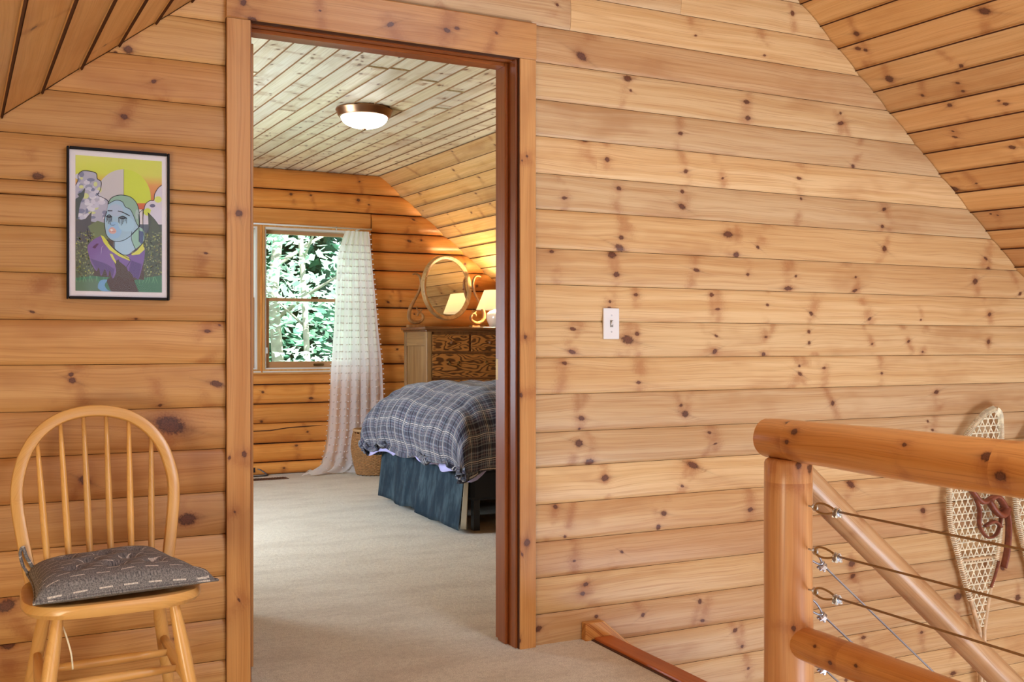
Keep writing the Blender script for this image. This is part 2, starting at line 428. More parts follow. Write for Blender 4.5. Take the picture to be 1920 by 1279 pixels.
def log_mesh(name, mat, parent, pts, rad, knots=(), n=24, lump=.03, step=.06, seed=0, endround=.25):
    """a peeled log from pts[0] to pts[1]; knots: (s, angle, r)"""
    a, b = Vector(pts[0]), Vector(pts[1]); L = (b-a).length; t = (b-a).normalized()
    up = Vector((0, 0, 1)) if abs(t.z) < .9 else Vector((0, -1, 0))
    e1 = (up-t*up.dot(t)).normalized(); e2 = t.cross(e1)
    if not hasattr(rad, '__len__'): rad = (rad, rad)
    m = max(4, int(L/step)); ss = [i*L/m for i in range(m+1)]
    ss = [0, .004, .012]+[q for q in ss if .02 < q < L-.02]+[L-.012, L-.004, L]
    A = [(k[0], k[1]*(rad[0]+rad[1])/2, k[2]) for k in knots]
    A1, B1 = split_knots(A, .05); sa, sb = segs_for(A1, 0, L), segs_for(B1, 0, L)
    R0 = (rad[0]+rad[1])/2
    mb = MB(); rows = []
    for s in ss:
        r0 = rad[0]+(rad[1]-rad[0])*s/L
        ed = min(s, L-s); k_ = 1 if ed > .012 else (.86 if ed < .002 else .95)
        row = []
        for k in range(n):
            th = 2*PI*k/n
            nz = noise.noise(Vector((math.cos(th)*.7+seed, math.sin(th)*.7, s*2.2)))
            nz2 = noise.noise(Vector((seed+5, 3, s*1.3)))
            off = (e1*noise.noise(Vector((seed+9, 1, s*1.1)))+e2*noise.noise(Vector((1, seed+9, s*1.1))))*r0*lump*1.5
            row.append(a+t*s+off+(e1*math.cos(th)+e2*math.sin(th))*r0*k_*(1+nz*lump*2+nz2*lump))
        rows.append(row)
    for r in rows: mb.v += [tuple(q) for q in r]
    def att(mid, s, v, segl):
        for x, y, k in segl:
            if x <= mid <= y:
                if not k: return (9, 9, .01)
                dv = v-k[1]; C = 2*PI*R0
                dv = (dv+C/2) % C-C/2
                return (s-k[0], dv, k[2])
        return (9, 9, .01)
    for i in range(len(ss)-1):
        mid = (ss[i]+ss[i+1])/2
        for k in range(n):
            mb.f.append((i*n+k, (i+1)*n+k, (i+1)*n+(k+1) % n, i*n+(k+1) % n))
            vm = 2*PI*R0*(k+.5)/n
            c = [(ss[i], k), (ss[i+1], k), (ss[i+1], k+1), (ss[i], k+1)]
            for s, kk in c:
                v = 2*PI*R0*kk/n
                mb.bc.append((s, v, 0))
                for lst, sg in ((mb.ka, sa), (mb.kb, sb)):
                    q = att(mid, s, vm, sg)
                    lst.append(q if q[0] > 8 else (q[0], q[1]+(v-vm), q[2]))
    for f in (tuple(range(n)), tuple((len(ss)-1)*n+k for k in range(n-1, -1, -1))):
        mb.f.append(f)
        for q in f: mb.bc.append((q*.01, q*.003, 0)); mb.ka.append((9, 9, .01)); mb.kb.append((9, 9, .01))
    return mb.build(name, mat, parent, smooth='auto')

# ------------------------------------------------------------------ the roof lines of the gable
def zr(x): return 2.29-.80*(x-3.273)
def zl(x): return 1.774+.78*x
def xr(z): return 3.273+(2.29-z)/.80
def xl(z): return (z-1.774)/.78

KN_R = [(1088,107,8),(1175,148,7),(1180,171,4),(1397,192,6),(1400,222,5),(1573,232,6),(1573,213,3),(1097,264,4),(1273,251,5),(1483,26,6),(1598,312,5),
(1136,300,5),(1283,322,5),(1495,335,4),(1158,354,5),(1056,372,5),(1277,360,5),(1276,388,6),(1352,335,3),(1500,373,3),(1655,393,4),(1652,425,4),(1655,467,7),
(1362,440,9),(1379,478,7),(1418,464,3),(1148,413,3),(1162,446,5),(1160,465,7),(1146,478,8),(1153,515,8),(1122,504,4),(1033,472,5),(1303,507,5),(1399,515,4),(1476,541,7),
(1489,518,3),(1190,553,5),(1141,566,3),(1140,578,4),(1332,553,6),(1343,580,4),(1436,572,4),(1518,588,4),(1340,630,3),(1338,659,6),(1072,617,5),(1071,660,6),
(1174,637,9),(1192,626,5),(1430,664,5),(1433,632,3),(1057,681,4),(1195,717,4),(1496,686,3),(1497,701,4),(1514,622,4),(1514,643,4),(1088,784,7),(1085,804,3),(1083,831,8),(1104,866,8),(1132,896,8),
(1282,776,9),(1274,760,4),(1328,811,4),(1338,832,3),(1297,872,9),(1277,911,4),(1040,950,5),(1242,962,6),(1245,974,4),(1233,988,6),(1404,955,5),(1058,1006,4),(1163,1034,4),
(1074,1051,3),(1096,1095,4),(1090,1112,5),(1203,1152,5),(1116,1155,4),(1310,1127,5),(1376,1181,6),(1389,1211,4),(1007,1178,7),(1315,1163,4),(1400,1252,3),
(1593,908,9),(1594,1056,8),(1597,1080,6),(1728,957,7),(1793,1118,9),(1876,1065,5),(1737,790,3),(1745,806,3),(1753,735,5),(1558,756,5),(1601,545,4),(1601,520,3),
(1845,485,4),(1852,504,6),(1825,528,6),(1910,551,5),(1852,590,5),(1850,641,5),(1905,1120,8),(1617,1195,5),(1725,1185,4),(1785,1262,6),(1560,1210,5),(1583,1274,5),(1628,598,4),(1700,640,4),(1724,600,3),(1632,645,3),(1728,660,3),(1542,690,3),(1650,700,3)]
KN_L = [(71,331,8),(240,94,8),(217,99,4),(232,220,6),(388,621,5),(411,610,3),(133,702,5),(135,713,6),(318,797,20),(350,973,14),(158,900,12),(165,956,5),
(12,1135,14),(15,1208,10),(333,1197,8),(60,585,3),(300,760,4),(405,720,8),(288,154,5),(255,598,3)]
def wall_knots(lst):
    out = []
    for x, y, r in lst:
        p = on_wall(x, y); t = D/(F*CT-(x-960)*ST); out.append((p.x, p.z, r*t))
    return out
KR, KL = wall_knots(KN_R), wall_knots(KN_L)

# door opening
DX0, DX1, DZ = .69, 1.634, 2.13
WT = .16
# ------------------------------------------------------------------ main wall: backing slab with door hole, planks on it
mb = MB()
back = [(-2.6, -.3)]
mb.prism([(-2.6, -.06), (DX0-.02, -.06), (DX0-.02, DZ+.02), (DX0-.02, zl(DX0-.02)+.02), (-2.3, zl(-2.3)+.02), (-2.6, 0)], 'y', .004, WT-.02)
mb.prism([(DX0-.02, DZ+.02), (DX1+.02, DZ+.02), (DX1+.02, zl(DX1+.02)), (1.98, 3.33), (1.9, 3.28), (DX0-.02, zl(DX0-.02)+.02)][:3]+[(DX1+.02, zl(DX1+.02)+.01), (DX0-.02, zl(DX0-.02)+.02)], 'y', .004, WT-.02)
mb.prism([(DX1+.02, -2.7), (6.2, -2.7), (6.2, -.03), (1.985, 3.35), (DX1+.02, zl(DX1+.02)+.02)], 'y', .004, WT-.02)
wall = mb.build('wall_front', W_BACK); tag(wall, kind='structure')
S, V = (1, 0, 0), (0, 0, 1)     # S x V = -Y : outward towards the camera
left_z = [.0995-.134, .0995, .230, .366, .499, .633, .769, .901, 1.038, 1.1715, 1.309, 1.444, 1.535, 1.578, 1.714, 1.849, 1.981, 2.117, 2.262]
tintL = [(1,1,1),(.98,.95,.9),(1.02,1.02,1.0),(1.04,1.03,1.04),(1.04,1.02,.98),(.92,.82,.74),(.98,.92,.86),(1.05,1.08,1.12),(1.05,1.05,1.05),(1.0,.97,.92),(.98,.96,.88),(1.02,1,.96),(1.03,1,.96),(1,.97,.93),(.97,.93,.86),(.98,.90,.84),(1.1,1.13,1.12),(1.05,1.06,1.1)]
for i in range(len(left_z)-1):
    z0, z1 = left_z[i], left_z[i+1]; z0 = max(z0, .0)
    a0, a1 = (max(-2.5, xl(z0)), max(-2.5, xl(z1)))
    e = .6087+.002
    if a0 > e: continue
    kk = [(x, z-z0, r) for x, z, r in KL if z0 < z < z1 and x < e]
    plank(wall, 'plank', W_LEFT, (0, 0, z0), S, V, z1-z0, (a0, a1), e, 'bow', kk, nrand=1 if not kk else 0, col=tintL[i], kr=(.004, .007))
right_z = [-.971, -.836, -.70, -.565, -.43, -.295, -.16, -.025, .1095, .242, .374, .511, .6466, .775, .9147, 1.0486, 1.184, 1.318, 1.451, 1.594, 1.725, 1.861, 1.995, 2.131, 2.264, 2.396, 2.53, 2.665, 2.80, 2.93, 3.06, 3.19]
tint = {24: (1.0, .97, .95), 23: (.93, .86, .82), 9: (.90, .78, .70), 8: (1.0, .98, .94), 7: (.95, .88, .82), 10: (1.0, .95, .9), 15: (1.02, 1.03, 1.03), 18: (.98, .93, .86), 17: (.99, .95, .9), 25: (1.04, 1.04, 1.04), 20: (1.04, 1.04, 1.06)}
for i in range(len(right_z)-1):
    z0, z1 = right_z[i], right_z[i+1]
    c = tint.get(i, (random.uniform(.98, 1.03),)*3)
    above = z0 > 2.2
    a0, a1 = (xl(z0), xl(z1)) if above else (1.706, 1.706)
    b0, b1 = min(6.0, xr(z0)), min(6.0, xr(z1))
    if z1 < 0.0: a0 = a1 = 1.95
    kk = [(x, z-z0, r) for x, z, r in KR if z0 < z < z1]
    joints = []
    if i == 24: joints = [1.862]
    if i == 25: joints = [2.36]
    if above and i > 25: joints = [random.uniform(1.4, 2.6)]
    ends = [(a0, a1)]+[(j, j) for j in joints]+[(b0, b1)]
    for q in range(len(ends)-1):
        if min(ends[q+1])-max(ends[q]) < .02: continue
        k2 = [k for k in kk if ends[q][0] < k[0] < ends[q+1][0]]
        cc = tuple(x*random.uniform(.97, 1.03) for x in c) if q else c
        plank(wall, 'plank', W_WALL, (0, 0, z0), S, V, z1-z0, ends[q], (ends[q+1][0]-.001, ends[q+1][1]-.001), 'bow', k2, nrand=0 if k2 else 2, col=cc, kr=(.005, .010))
# bedroom face of the same wall
mb = MB(); mb.box((-2.6, WT-.02, 0), (DX0-.02, WT, 2.68)); mb.box((DX1+.02, WT-.02, 0), (5.2, WT, 2.68)); mb.box((DX0-.02, WT-.02, DZ+.02), (DX1+.02, WT, 2.68))
mb.build('bedroom_lining', W_LEFT, wall, axis='x')

# ------------------------------------------------------------------ roof boards of the main room
CEIL = empty('ceiling'); tag(CEIL, kind='structure')
dR = Vector((0, 1, .033)); dL = Vector((-.038, 1, .030))
KC = [(1605,64,9),(1608,92,8),(1667,149,11),(1729,180,5),(1795,157,5),(1805,172,4),(1780,198,7),(1885,196,5),(1788,355,9),(1897,277,7),(1845,22,10),(1790,258,4),(1786,247,3),(1872,190,4),(1857,402,3),(1830,345,3)]
RC = Vector((0, -D, HC))
def roof_knots(lst, p0, S, V, w):
    N = S.cross(V).normalized(); out = []
    for x, y, r in lst:
        d = ray(x, y); t = (p0-RC).dot(N)/d.dot(N); q = RC+d*t-p0
        v = q.dot(V); s = q.dot(S)
        if 0 < v < w: out.append((s, v, r*t*.9))
    return out
Sr = -dR.normalized()
Vr = Vector((1, 0, -.8)).normalized(); Vr = (Vr-Sr*Vr.dot(Sr)).normalized()
k = -11
colsR = {0: (1.0, .98, .96), 1: (.95, .88, .80), 2: (1.0, .95, .92), 3: (1.02, 1, .98), 4: (.98, .93, .88), 5: (1.05, 1.02, 1.02), 6: (.96, .87, .78), 7: (1.05, 1.02, .98), 8: (.93, .84, .75), 9: (1.05, 1.03, 1.02), 10: (.93, .84, .76), 11: (.96, .88, .8), 12: (.92, .82, .74)}
while 3.076+k*.102 < 6.0:
    x0 = 3.076+(k-1)*.102; x1 = x0+.102
    p0 = Vector((x0, 0, zr(x0)))
    wd = (Vector((x1, 0, zr(x1)))-p0).dot(Vr)
    kk = roof_knots(KC, p0, Sr, Vr, wd)
    plank(CEIL, 'plank', W_CEIL, p0, Sr, Vr, wd, -.012, 7.6, 'flat', kk, nrand=2, col=colsR.get(k, (.98, .93, .88)), gap=.002)
    k += 1
Sl = dL.normalized()*-1
Vl = Vector((1, 0, .78)).normalized(); Vl = (Vl-Sl*Vl.dot(Sl)).normalized()
for k in range(-16, 20):
    x0 = -.025+k*.1057; x1 = x0+.1057
    if x1 > 1.99: break
    p0 = Vector((x0, 0, zl(x0))); wd = (Vector((x1, 0, zl(x1)))-p0).dot(Vl)
    plank(CEIL, 'plank', W_CEIL, p0, Sl, Vl, wd, -.012, 7.6, 'flat', [], nrand=3, col=(.98, .90, .74) if k % 2 else (.94, .85, .68), gap=.003, kr=(.006, .011))
# roof deck above the boards keeps the daylight out
mb = MB()
def slab(mb, pts, th):
    n = len(pts); mb.add([p for p in pts]+[Vector(p)+Vector(th) for p in pts], [tuple(range(n)), tuple(range(2*n-1, n-1, -1))]+[(i, i+n, (i+1) % n+n, (i+1) % n) for i in range(n)])
def rp(x, y, right=True):
    z = zr(x)+.033*y if right else zl(x)+.030*y
    return Vector((x, y, z+.012))
slab(mb, [rp(1.85, .0), rp(6.3, .0), rp(6.3, -7.6), rp(1.85, -7.6)], (0, 0, .12))
slab(mb, [rp(-2.6, .0, False), rp(2.1, .0, False), rp(2.35, -7.6, False), rp(-2.6, -7.6, False)], (0, 0, .12))
mb.build('roof_deck', W_BACK, CEIL)

# ------------------------------------------------------------------ bedroom ceiling
YF = 8.55-D                       # face of the far log wall
BC = empty('ceiling'); tag(BC, kind='structure')
dB = Vector((-.06, 1, 0))
Sb = -dB.normalized(); Vb = Vector((1, .06, 0)).normalized()
ZC = 2.582
Lb = (YF-WT)/dB.normalized().y
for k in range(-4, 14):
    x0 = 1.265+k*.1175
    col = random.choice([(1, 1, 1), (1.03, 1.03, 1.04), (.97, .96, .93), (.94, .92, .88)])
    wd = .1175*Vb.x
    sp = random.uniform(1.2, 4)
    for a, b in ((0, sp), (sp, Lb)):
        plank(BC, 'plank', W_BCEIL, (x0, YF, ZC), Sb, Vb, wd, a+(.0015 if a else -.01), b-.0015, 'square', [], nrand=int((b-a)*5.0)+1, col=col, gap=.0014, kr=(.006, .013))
Vs = Vector((1, 0, -.8)); Vs = (Vs-Sb*Vs.dot(Sb)).normalized()
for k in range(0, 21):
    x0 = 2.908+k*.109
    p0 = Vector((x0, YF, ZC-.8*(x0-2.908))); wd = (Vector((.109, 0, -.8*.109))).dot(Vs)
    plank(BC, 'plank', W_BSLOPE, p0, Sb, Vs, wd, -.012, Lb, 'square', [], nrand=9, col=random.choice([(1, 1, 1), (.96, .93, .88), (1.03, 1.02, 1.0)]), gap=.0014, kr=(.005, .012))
Vs2 = Vector((1, 0, .78)); Vs2 = (Vs2-Sb*Vs2.dot(Sb)).normalized()
for k in range(0, 8):
    x0 = .796-(k+1)*.22
    p0 = Vector((x0, YF, ZC-.78*(.796-x0))); wd = (Vector((.22, 0, .78*.22))).dot(Vs2)
    plank(BC, 'plank', W_BSLOPE, p0, Sb, Vs2, wd, -.012, Lb, 'flat', [], nrand=4, gap=.0014)
mb = MB()
slab(mb, [Vector((.5, WT, ZC+.01)), Vector((3.3, WT, ZC+.01)), Vector((3.3, YF+.3, ZC+.01)), Vector((.5, YF+.3, ZC+.01))], (0, 0, .1))
slab(mb, [Vector((2.9, YF+.3, ZC+.02)), Vector((5.3, YF+.3, ZC+.02-1.92)), Vector((5.6, WT, ZC+.02-1.92)), Vector((3.2, WT, ZC+.02))], (0, 0, .12))
slab(mb, [Vector((1.0, YF+.3, ZC+.17)), Vector((-1.5, YF+.3, ZC+.17-1.95)), Vector((-1.2, WT, ZC+.17-1.95)), Vector((1.3, WT, ZC+.17))], (0, 0, .12))
mb.build('roof_deck', W_GRV, BC)

# ------------------------------------------------------------------ far log wall with window opening
WX0, WX1, WZ0, WZ1 = .93, 2.815, .868, 2.105
FW = MB()
FW.box((-1.6, YF+.02, -.05), (WX0, YF+.2, 2.7)); FW.box((WX1, YF+.02, -.05), (5.6, YF+.2, 2.7))
FW.box((WX0, YF+.02, -.05), (WX1, YF+.2, WZ0)); FW.box((WX0, YF+.02, WZ1), (WX1, YF+.2, 2.7))
fwall = FW.build('wall_far', W_BACK); tag(fwall, kind='structure')
logz = [-.06, .105, .262, .432, .598, .760, .922, 1.09, 1.255, 1.42, 1.585, 1.75, 1.915, 2.08, 2.245, 2.41, 2.585]
def bx(z):   # bedroom roof line at the far wall
    return 2.908+(ZC-z)/.8
def bl(z): return .796-(ZC-z)/.78
for i in range(len(logz)-1):
    z0, z1 = logz[i], logz[i+1]; z0 = max(z0, 0)
    spans = []
    if z1 <= .77 or z0 >= 2.24: spans = [(bl, bx)]
    else: spans = [(bl, WX0-.06), (WX1+.028, bx)]
    for a, b in spans:
        s0 = (max(-1.4, a(z0)), max(-1.4, a(z1))) if callable(a) else (a, a)
        s1 = (min(5.2, b(z0)), min(5.2, b(z1))) if callable(b) else (b, b)
        cuts = [q*.25 for q in range(-6, 22)]
        plank(fwall, 'log', W_LOG, (0, YF, z0), S, V, z1-z0, s0, s1, 'log', [], nrand=int((s1[0]-s0[0])*1.6)+1, col=random.choice([(1, 1, 1), (.94, .9, .86), (1.05, 1.06, 1.06)]), gap=.007, kr=(.008, .016), lengthcuts=cuts, warp=.004)
# a long drying check in the third log
mb = MB()
pts = [(1.55, .375), (1.75, .372), (1.95, .374), (2.1, .392), (2.25, .398), (2.4, .404)]
mb.tube([(x, YF-.036, z) for x, z in pts], [.001, .006, .006, .005, .006, .001], 6, flat=.8); mb.build('drying_crack', W_BACK, fwall)
# flat boards over and under the window
mb = MB().box((WX0-.06, YF-.022, WZ1+.012), (WX1+.022, YF+.02, 2.24)); mb.build('header_board', W_LOG, fwall, axis='x', bevel=.003)
mb = MB().box((WX0-.06, YF-.022, .765), (WX1+.022, YF+.02, WZ0-.022)); mb.build('apron_board', W_LOG, fwall, axis='x', bevel=.003)

# ------------------------------------------------------------------ windows (double hung pair)
WINLINER = plain('white_vinyl', srgb(214, 208, 200), .4)
SASHW = plain('tan_sash', srgb(176, 128, 86), .4)
def glass_mat():
    t = NT('window_glass'); g = t.n('ShaderNodeBsdfGlossy'); g.inputs['Roughness'].default_value = .01
    tr = t.n('ShaderNodeBsdfTransparent'); tr.inputs[0].default_value = (.93, .98, .95, 1); mx = t.n('ShaderNodeMixShader'); mx.inputs[0].default_value = .05
    t.t.links.new(tr.outputs[0], mx.inputs[1]); t.t.links.new(g.outputs[0], mx.inputs[2]); t.t.links.new(mx.outputs[0], t.out.inputs[0]); return t.m
GLASS = glass_mat()
def frame_rect(mb, x0, x1, z0, z1, y0, y1, t):
    tl, tr, tb, tt = t
    mb.box((x0, y0, z0), (x0+tl, y1, z1)); mb.box((x1-tr, y0, z0), (x1, y1, z1))
    mb.box((x0+tl, y0, z0), (x1-tr, y1, z0+tb)); mb.box((x0+tl, y0, z1-tt), (x1-tr, y1, z1))
def window(n, x0, x1):
    r = empty('window_%d' % n, ((x0+x1)/2, YF, WZ0)); tag(r, kind='structure')
    def bl_(mb, nm, m, par=None, **k):
        o = mb.build(nm, m, par or r, origin=None, **k)
        if par is None:
            o.location = (-r.location.x, -r.location.y, -r.location.z)
        return o
    mb = MB(); frame_rect(mb, x0, x1, WZ0, WZ1, YF-.012, YF+.16, (.022, .022, .018, .02)); bl_(mb, 'window_frame', W_TRIM, axis='z')
    mb = MB(); frame_rect(mb, x0+.022, x1-.022, WZ0+.018, WZ1-.02, YF+.0, YF+.14, (.014, .014, .012, .018)); bl_(mb, 'jamb_liner', WINLINER)
    mb = MB(); mb.box((x0-.0, YF-.05, WZ0-.006), (x1, YF-.012, WZ0+.004)); bl_(mb, 'sill_strip', WINLINER, bevel=.001)
    a, b, c, d = x0+.036, x1-.036, WZ0+.03, WZ1-.038
    mid = 1.1+(645-561)*.00449
    mb = MB(); frame_rect(mb, a, b, mid-.012, d, YF+.085, YF+.115, (.022, .022, .024, .03)); up = bl_(mb, 'upper_sash', SASHW, bevel=.002)
    mb = MB(); mb.box((a+.02, YF+.098, mid+.01), (b-.02, YF+.102, d-.028)); mb.build('pane', GLASS, up)
    mb = MB(); frame_rect(mb, a, b, c, mid+.014, YF+.045, YF+.075, (.036, .036, .052, .026)); lo = bl_(mb, 'lower_sash', SASHW, bevel=.002)
    mb = MB(); mb.box((a+.034, YF+.058, c+.05), (b-.034, YF+.062, mid-.01)); mb.build('pane', GLASS, lo)
    mb = MB(); mb.box(((a+b)/2-.03, YF+.02, mid+.012), ((a+b)/2+.03, YF+.05, mid+.03)); mb.build('sash_lock', BRASS, lo, bevel=.003)
    mb = MB(); cx = a+.46; mb.box((cx-.045, YF+.03, c+.012), (cx+.045, YF+.046, c+.034)); mb.build('sash_lift', BRASS, lo, bevel=.004)
    mb = MB(); mb.tube([(a, YF+.02, d+.012), (b, YF+.02, d+.012)], .016, 12); bl_(mb, 'roller_shade', plain('shade_fabric%d' % n, srgb(176, 140, 96), .8), smooth=True)
    mb = MB(); mb.box((x0+.03, YF-.006, 1.02), (x0+.05, YF+.0, 1.07)); bl_(mb, 'tilt_latch', WINLINER, bevel=.002)
    return r
window(1, WX0+.005, 1.872); window(2, 1.888, WX1-.005)
mb = MB().box((WX0-.05, YF-.045, WZ0-.022), (WX1+.02, YF+.15, WZ0)); o = mb.build('trim_1', W_TRIM, axis='x', bevel=.003); tag(o, kind='structure')
mb = MB(); mb.box((1.872, YF-.018, WZ0), (1.888, YF+.15, WZ1)); mb.box((WX0-.06, YF-.018, WZ1), (WX1+.02, YF+.02, WZ1+.012)); mb.box((WX1-.005, YF-.018, WZ0), (WX1+.022, YF+.02, WZ1+.012)); mb.box((WX0-.06, YF-.018, WZ0), (WX0+.005, YF+.02, WZ1+.012))
o = mb.build('trim_2', W_LOG, axis='z', bevel=.002); tag(o, kind='structure')

# ------------------------------------------------------------------ floor, side walls, stairwell
EX = 1.935
mb = MB(); mb.prism([(-2.6, -7.6), (EX, -7.6), (EX, 0.02), (5.3, .02), (5.3, YF+.05), (-2.6, YF+.05)], 'z', -.22, 0)
floor = mb.build('floor', CARPET); tag(floor, kind='structure')
mb = MB().box((EX-.2, -7.6, -2.75), (6.2, .1, -2.7)); o = mb.build('floor', W_TRIM, axis='x'); tag(o, kind='structure')
mb = MB().box((6.1, -7.6, -2.7), (6.2, .1, 0)); o = mb.build('wall_right', W_WALL, axis='y'); tag(o, kind='structure')
mb = MB(); mb.box((5.1, WT, 0), (5.2, YF+.1, 1.3)); o = mb.build('wall_bedroom_right', W_LEFT, axis='y'); tag(o, kind='structure')
mb = MB(); mb.box((-1.0, WT, 0), (-.9, YF+.1, 1.5)); o = mb.build('wall_bedroom_left', W_LEFT, axis='y'); tag(o, kind='structure')
mb = MB(); mb.box((-2.6, -7.6, 0), (-2.5, .1, .3)); o = mb.build('wall_left', W_LEFT, axis='y'); tag(o, kind='structure')
mb = MB().box((EX+.02, -7.6, -2.7), (EX+.06, .0, -.03)); o = mb.build('wall_stairwell', W_WALL, axis='y'); tag(o, kind='structure')
mb = MB(); mb.prism([(-2.7, -2.75), (6.2, -2.75), (6.2, -.1), (1.98, 3.2), (-2.7, -.4)], 'y', -7.45, -7.3); o = mb.build('wall_back', W_WALL, axis='x'); tag(o, kind='structure')
# nosing board along the stairwell edge, and the wall stringer
mb = MB(); mb.box((EX+.004, -6.0, -.03), (2.016, -.045, .012)); o = mb.build('trim_3', W_NOSE, axis='y', bevel=.006, seg=2); tag(o, kind='structure')
mb = MB(); mb.box((EX-.006, -6.0, -.03), (EX+.004, -.045, .004)); o = mb.build('trim_4', W_BACK); tag(o, kind='structure')
p = on_wall(1097.5, 1170, -.04); q = on_wall(1132, 1163.6, -.04)
mb = MB(); zt = (p.z+q.z)/2
mb.prism([(p.x, -.06), (p.x, zt), (q.x, zt), (q.x+3.0, zt-3.0*.86), (q.x+2.75, zt-3.0*.86-.1), (p.x+.12, -.24)], 'y', -.043, -.012)
co, si = 1/math.hypot(1, .86), .86/math.hypot(1, .86)
o = mb.build('trim_5', W_SKIRT, bevel=.002, bcf=lambda v: (v[0]*co-v[2]*si, v[0]*si+v[2]*co+v[1], 0)); tag(o, kind='structure')
# stair flight going down along the wall
st = empty('staircase', (2.02, -.55, -2.7)); tag(st, 'wooden stair flight going down beside the plank wall', 'stairs')
for i in range(12):
    zt_ = -.21-(i)*.205; x0 = 2.02+i*.245
    if zt_ < -2.6: break
    m = MB().box((x0-.02, -1.0, zt_-.035), (x0+.27, -.045, zt_)); o = m.build('tread', W_NOSE, st, axis='y', bevel=.005); o.location = -st.location
    m = MB().box((x0-.002, -1.0, zt_), (x0+.015, -.045, zt_+.17)); o = m.build('riser', W_TRIM, st, axis='y'); o.location = -st.location

# ------------------------------------------------------------------ door 1: casing, jamb, leaf
dr = empty('door_1', (DX0, 0, 0)); tag(dr, kind='structure')
def dpart(mb, nm, m, par=None, **k):
    o = mb.build(nm, m, par or dr, **k)
    if par is None: o.location = (-DX0, 0, 0)
    return o
def kboard(nm, m, s0, s1, x0, x1, y, px_knots, vertical=True, col=None):
    kk = []
    for x, yv, r in px_knots:
        p_ = on_wall(x, yv, y); t = (D+y)/(F*CT-(x-960)*ST)
        kk.append((p_.z, -(p_.x-x1), r*t) if vertical else (p_.x, p_.z-x0, r*t))
    if vertical: o = plank(dr, nm, m, (x1, y+.004, 0), (0, 0, 1), (-1, 0, 0), x1-x0, s0, s1, 'flat', kk, col=col, gap=.0)
    else: o = plank(dr, nm, m, (0, y+.004, x0), (1, 0, 0), (0, 0, 1), x1-x0, s0, s1, 'flat', kk, col=col, gap=.0)
    o.location = o.location-Vector((DX0, 0, 0)); return o
PROF['flat'] = PROF['flat']
PROF_S = PROF['flat']
PROF['flat'] = [(0, -.03), (0, .001), (.03, .004), (.97, .004), (1, .001), (1, -.03)]
kboard('casing', W_TRIM, 0, 2.128, .6087, .684, -.026, [(448, 400, 8), (458, 852, 6), (430, 859, 4), (448, 1125, 3), (440, 960, 3)])
kboard('casing', W_TRIM, 0, 2.128, 1.642, 1.708, -.026, [(988, 293, 3), (979, 301, 2), (985, 632, 4), (977, 741, 4), (988, 1018, 8), (979, 1040, 3), (973, 1202, 5)], col=(1.06, 1.08, 1.1))
kboard('head_casing', W_TRIM, .6087, 1.708, 2.1295, 2.262, -.027, [(732, 46, 6), (857, 53, 4), (931, 62, 4), (838, 57, 5), (474, 38, 7), (456, 5, 7), (600, 20, 3)], vertical=False, col=(1.05, 1.04, 1.02))
PROF['flat'] = PROF_S
mb = MB()
mb.box((DX0-.02, -.005, 0), (DX0, WT, DZ+.001)); dpart(mb, 'jamb', W_JAMB)
mb = MB().box((DX1, -.005, 0), (DX1+.02, WT, DZ+.001)); dpart(mb, 'jamb', W_JAMB)
mb = MB().box((DX0-.02, -.005, DZ), (DX1+.02, WT, DZ+.02)); dpart(mb, 'jamb', W_JAMB, axis='x')
mb = MB(); mb.box((DX1-.014, .052, 0), (DX1, WT-.045, DZ)); dpart(mb, 'door_stop', W_JAMB, bevel=.003)
mb = MB(); mb.box((DX0, .052, 0), (DX0+.010, WT-.045, DZ)); dpart(mb, 'door_stop', W_JAMB, bevel=.003)
mb = MB(); mb.box((DX0+.01, .052, DZ-.014), (DX1-.014, WT-.045, DZ)); dpart(mb, 'door_stop', W_JAMB, axis='x', bevel=.003)
mb = MB(); mb.box((DX0, .015, DZ-.004), (DX1, .04, DZ)); dpart(mb, 'head_bead', W_JAMB, axis='x', bevel=.001)
# strike plate on the right jamb
mb = MB(); mb.box((DX1-.0025, WT-.035, .965), (DX1, WT-.004, 1.045)); dpart(mb, 'strike_plate', BRASS, bevel=.001)
# open door leaf seen on its hinge edge
mb = MB(); mb.box((.699, WT+.006, .012), (.7335, WT+.90, 2.112)); lf = dpart(mb, 'door_leaf', W_TRIM, bevel=.002)
for z in (.26, 1.08, 1.85):
    m = MB().box((.7125, WT+.0045, z-.045), (.7255, WT+.007, z+.045)); m.build('hinge', WHITE, lf, bevel=.001)
m = MB(); m.lathe([(.006, 0), (.012, .02), (.026, .03), (.028, .05), (.018, .062), (.001, .064)], n=20)
hk = m.build('door_handle', BRASS, lf, smooth=True); hk.location = (.7335, WT+.83, .98); hk.rotation_euler = (0, PI/2, 0)

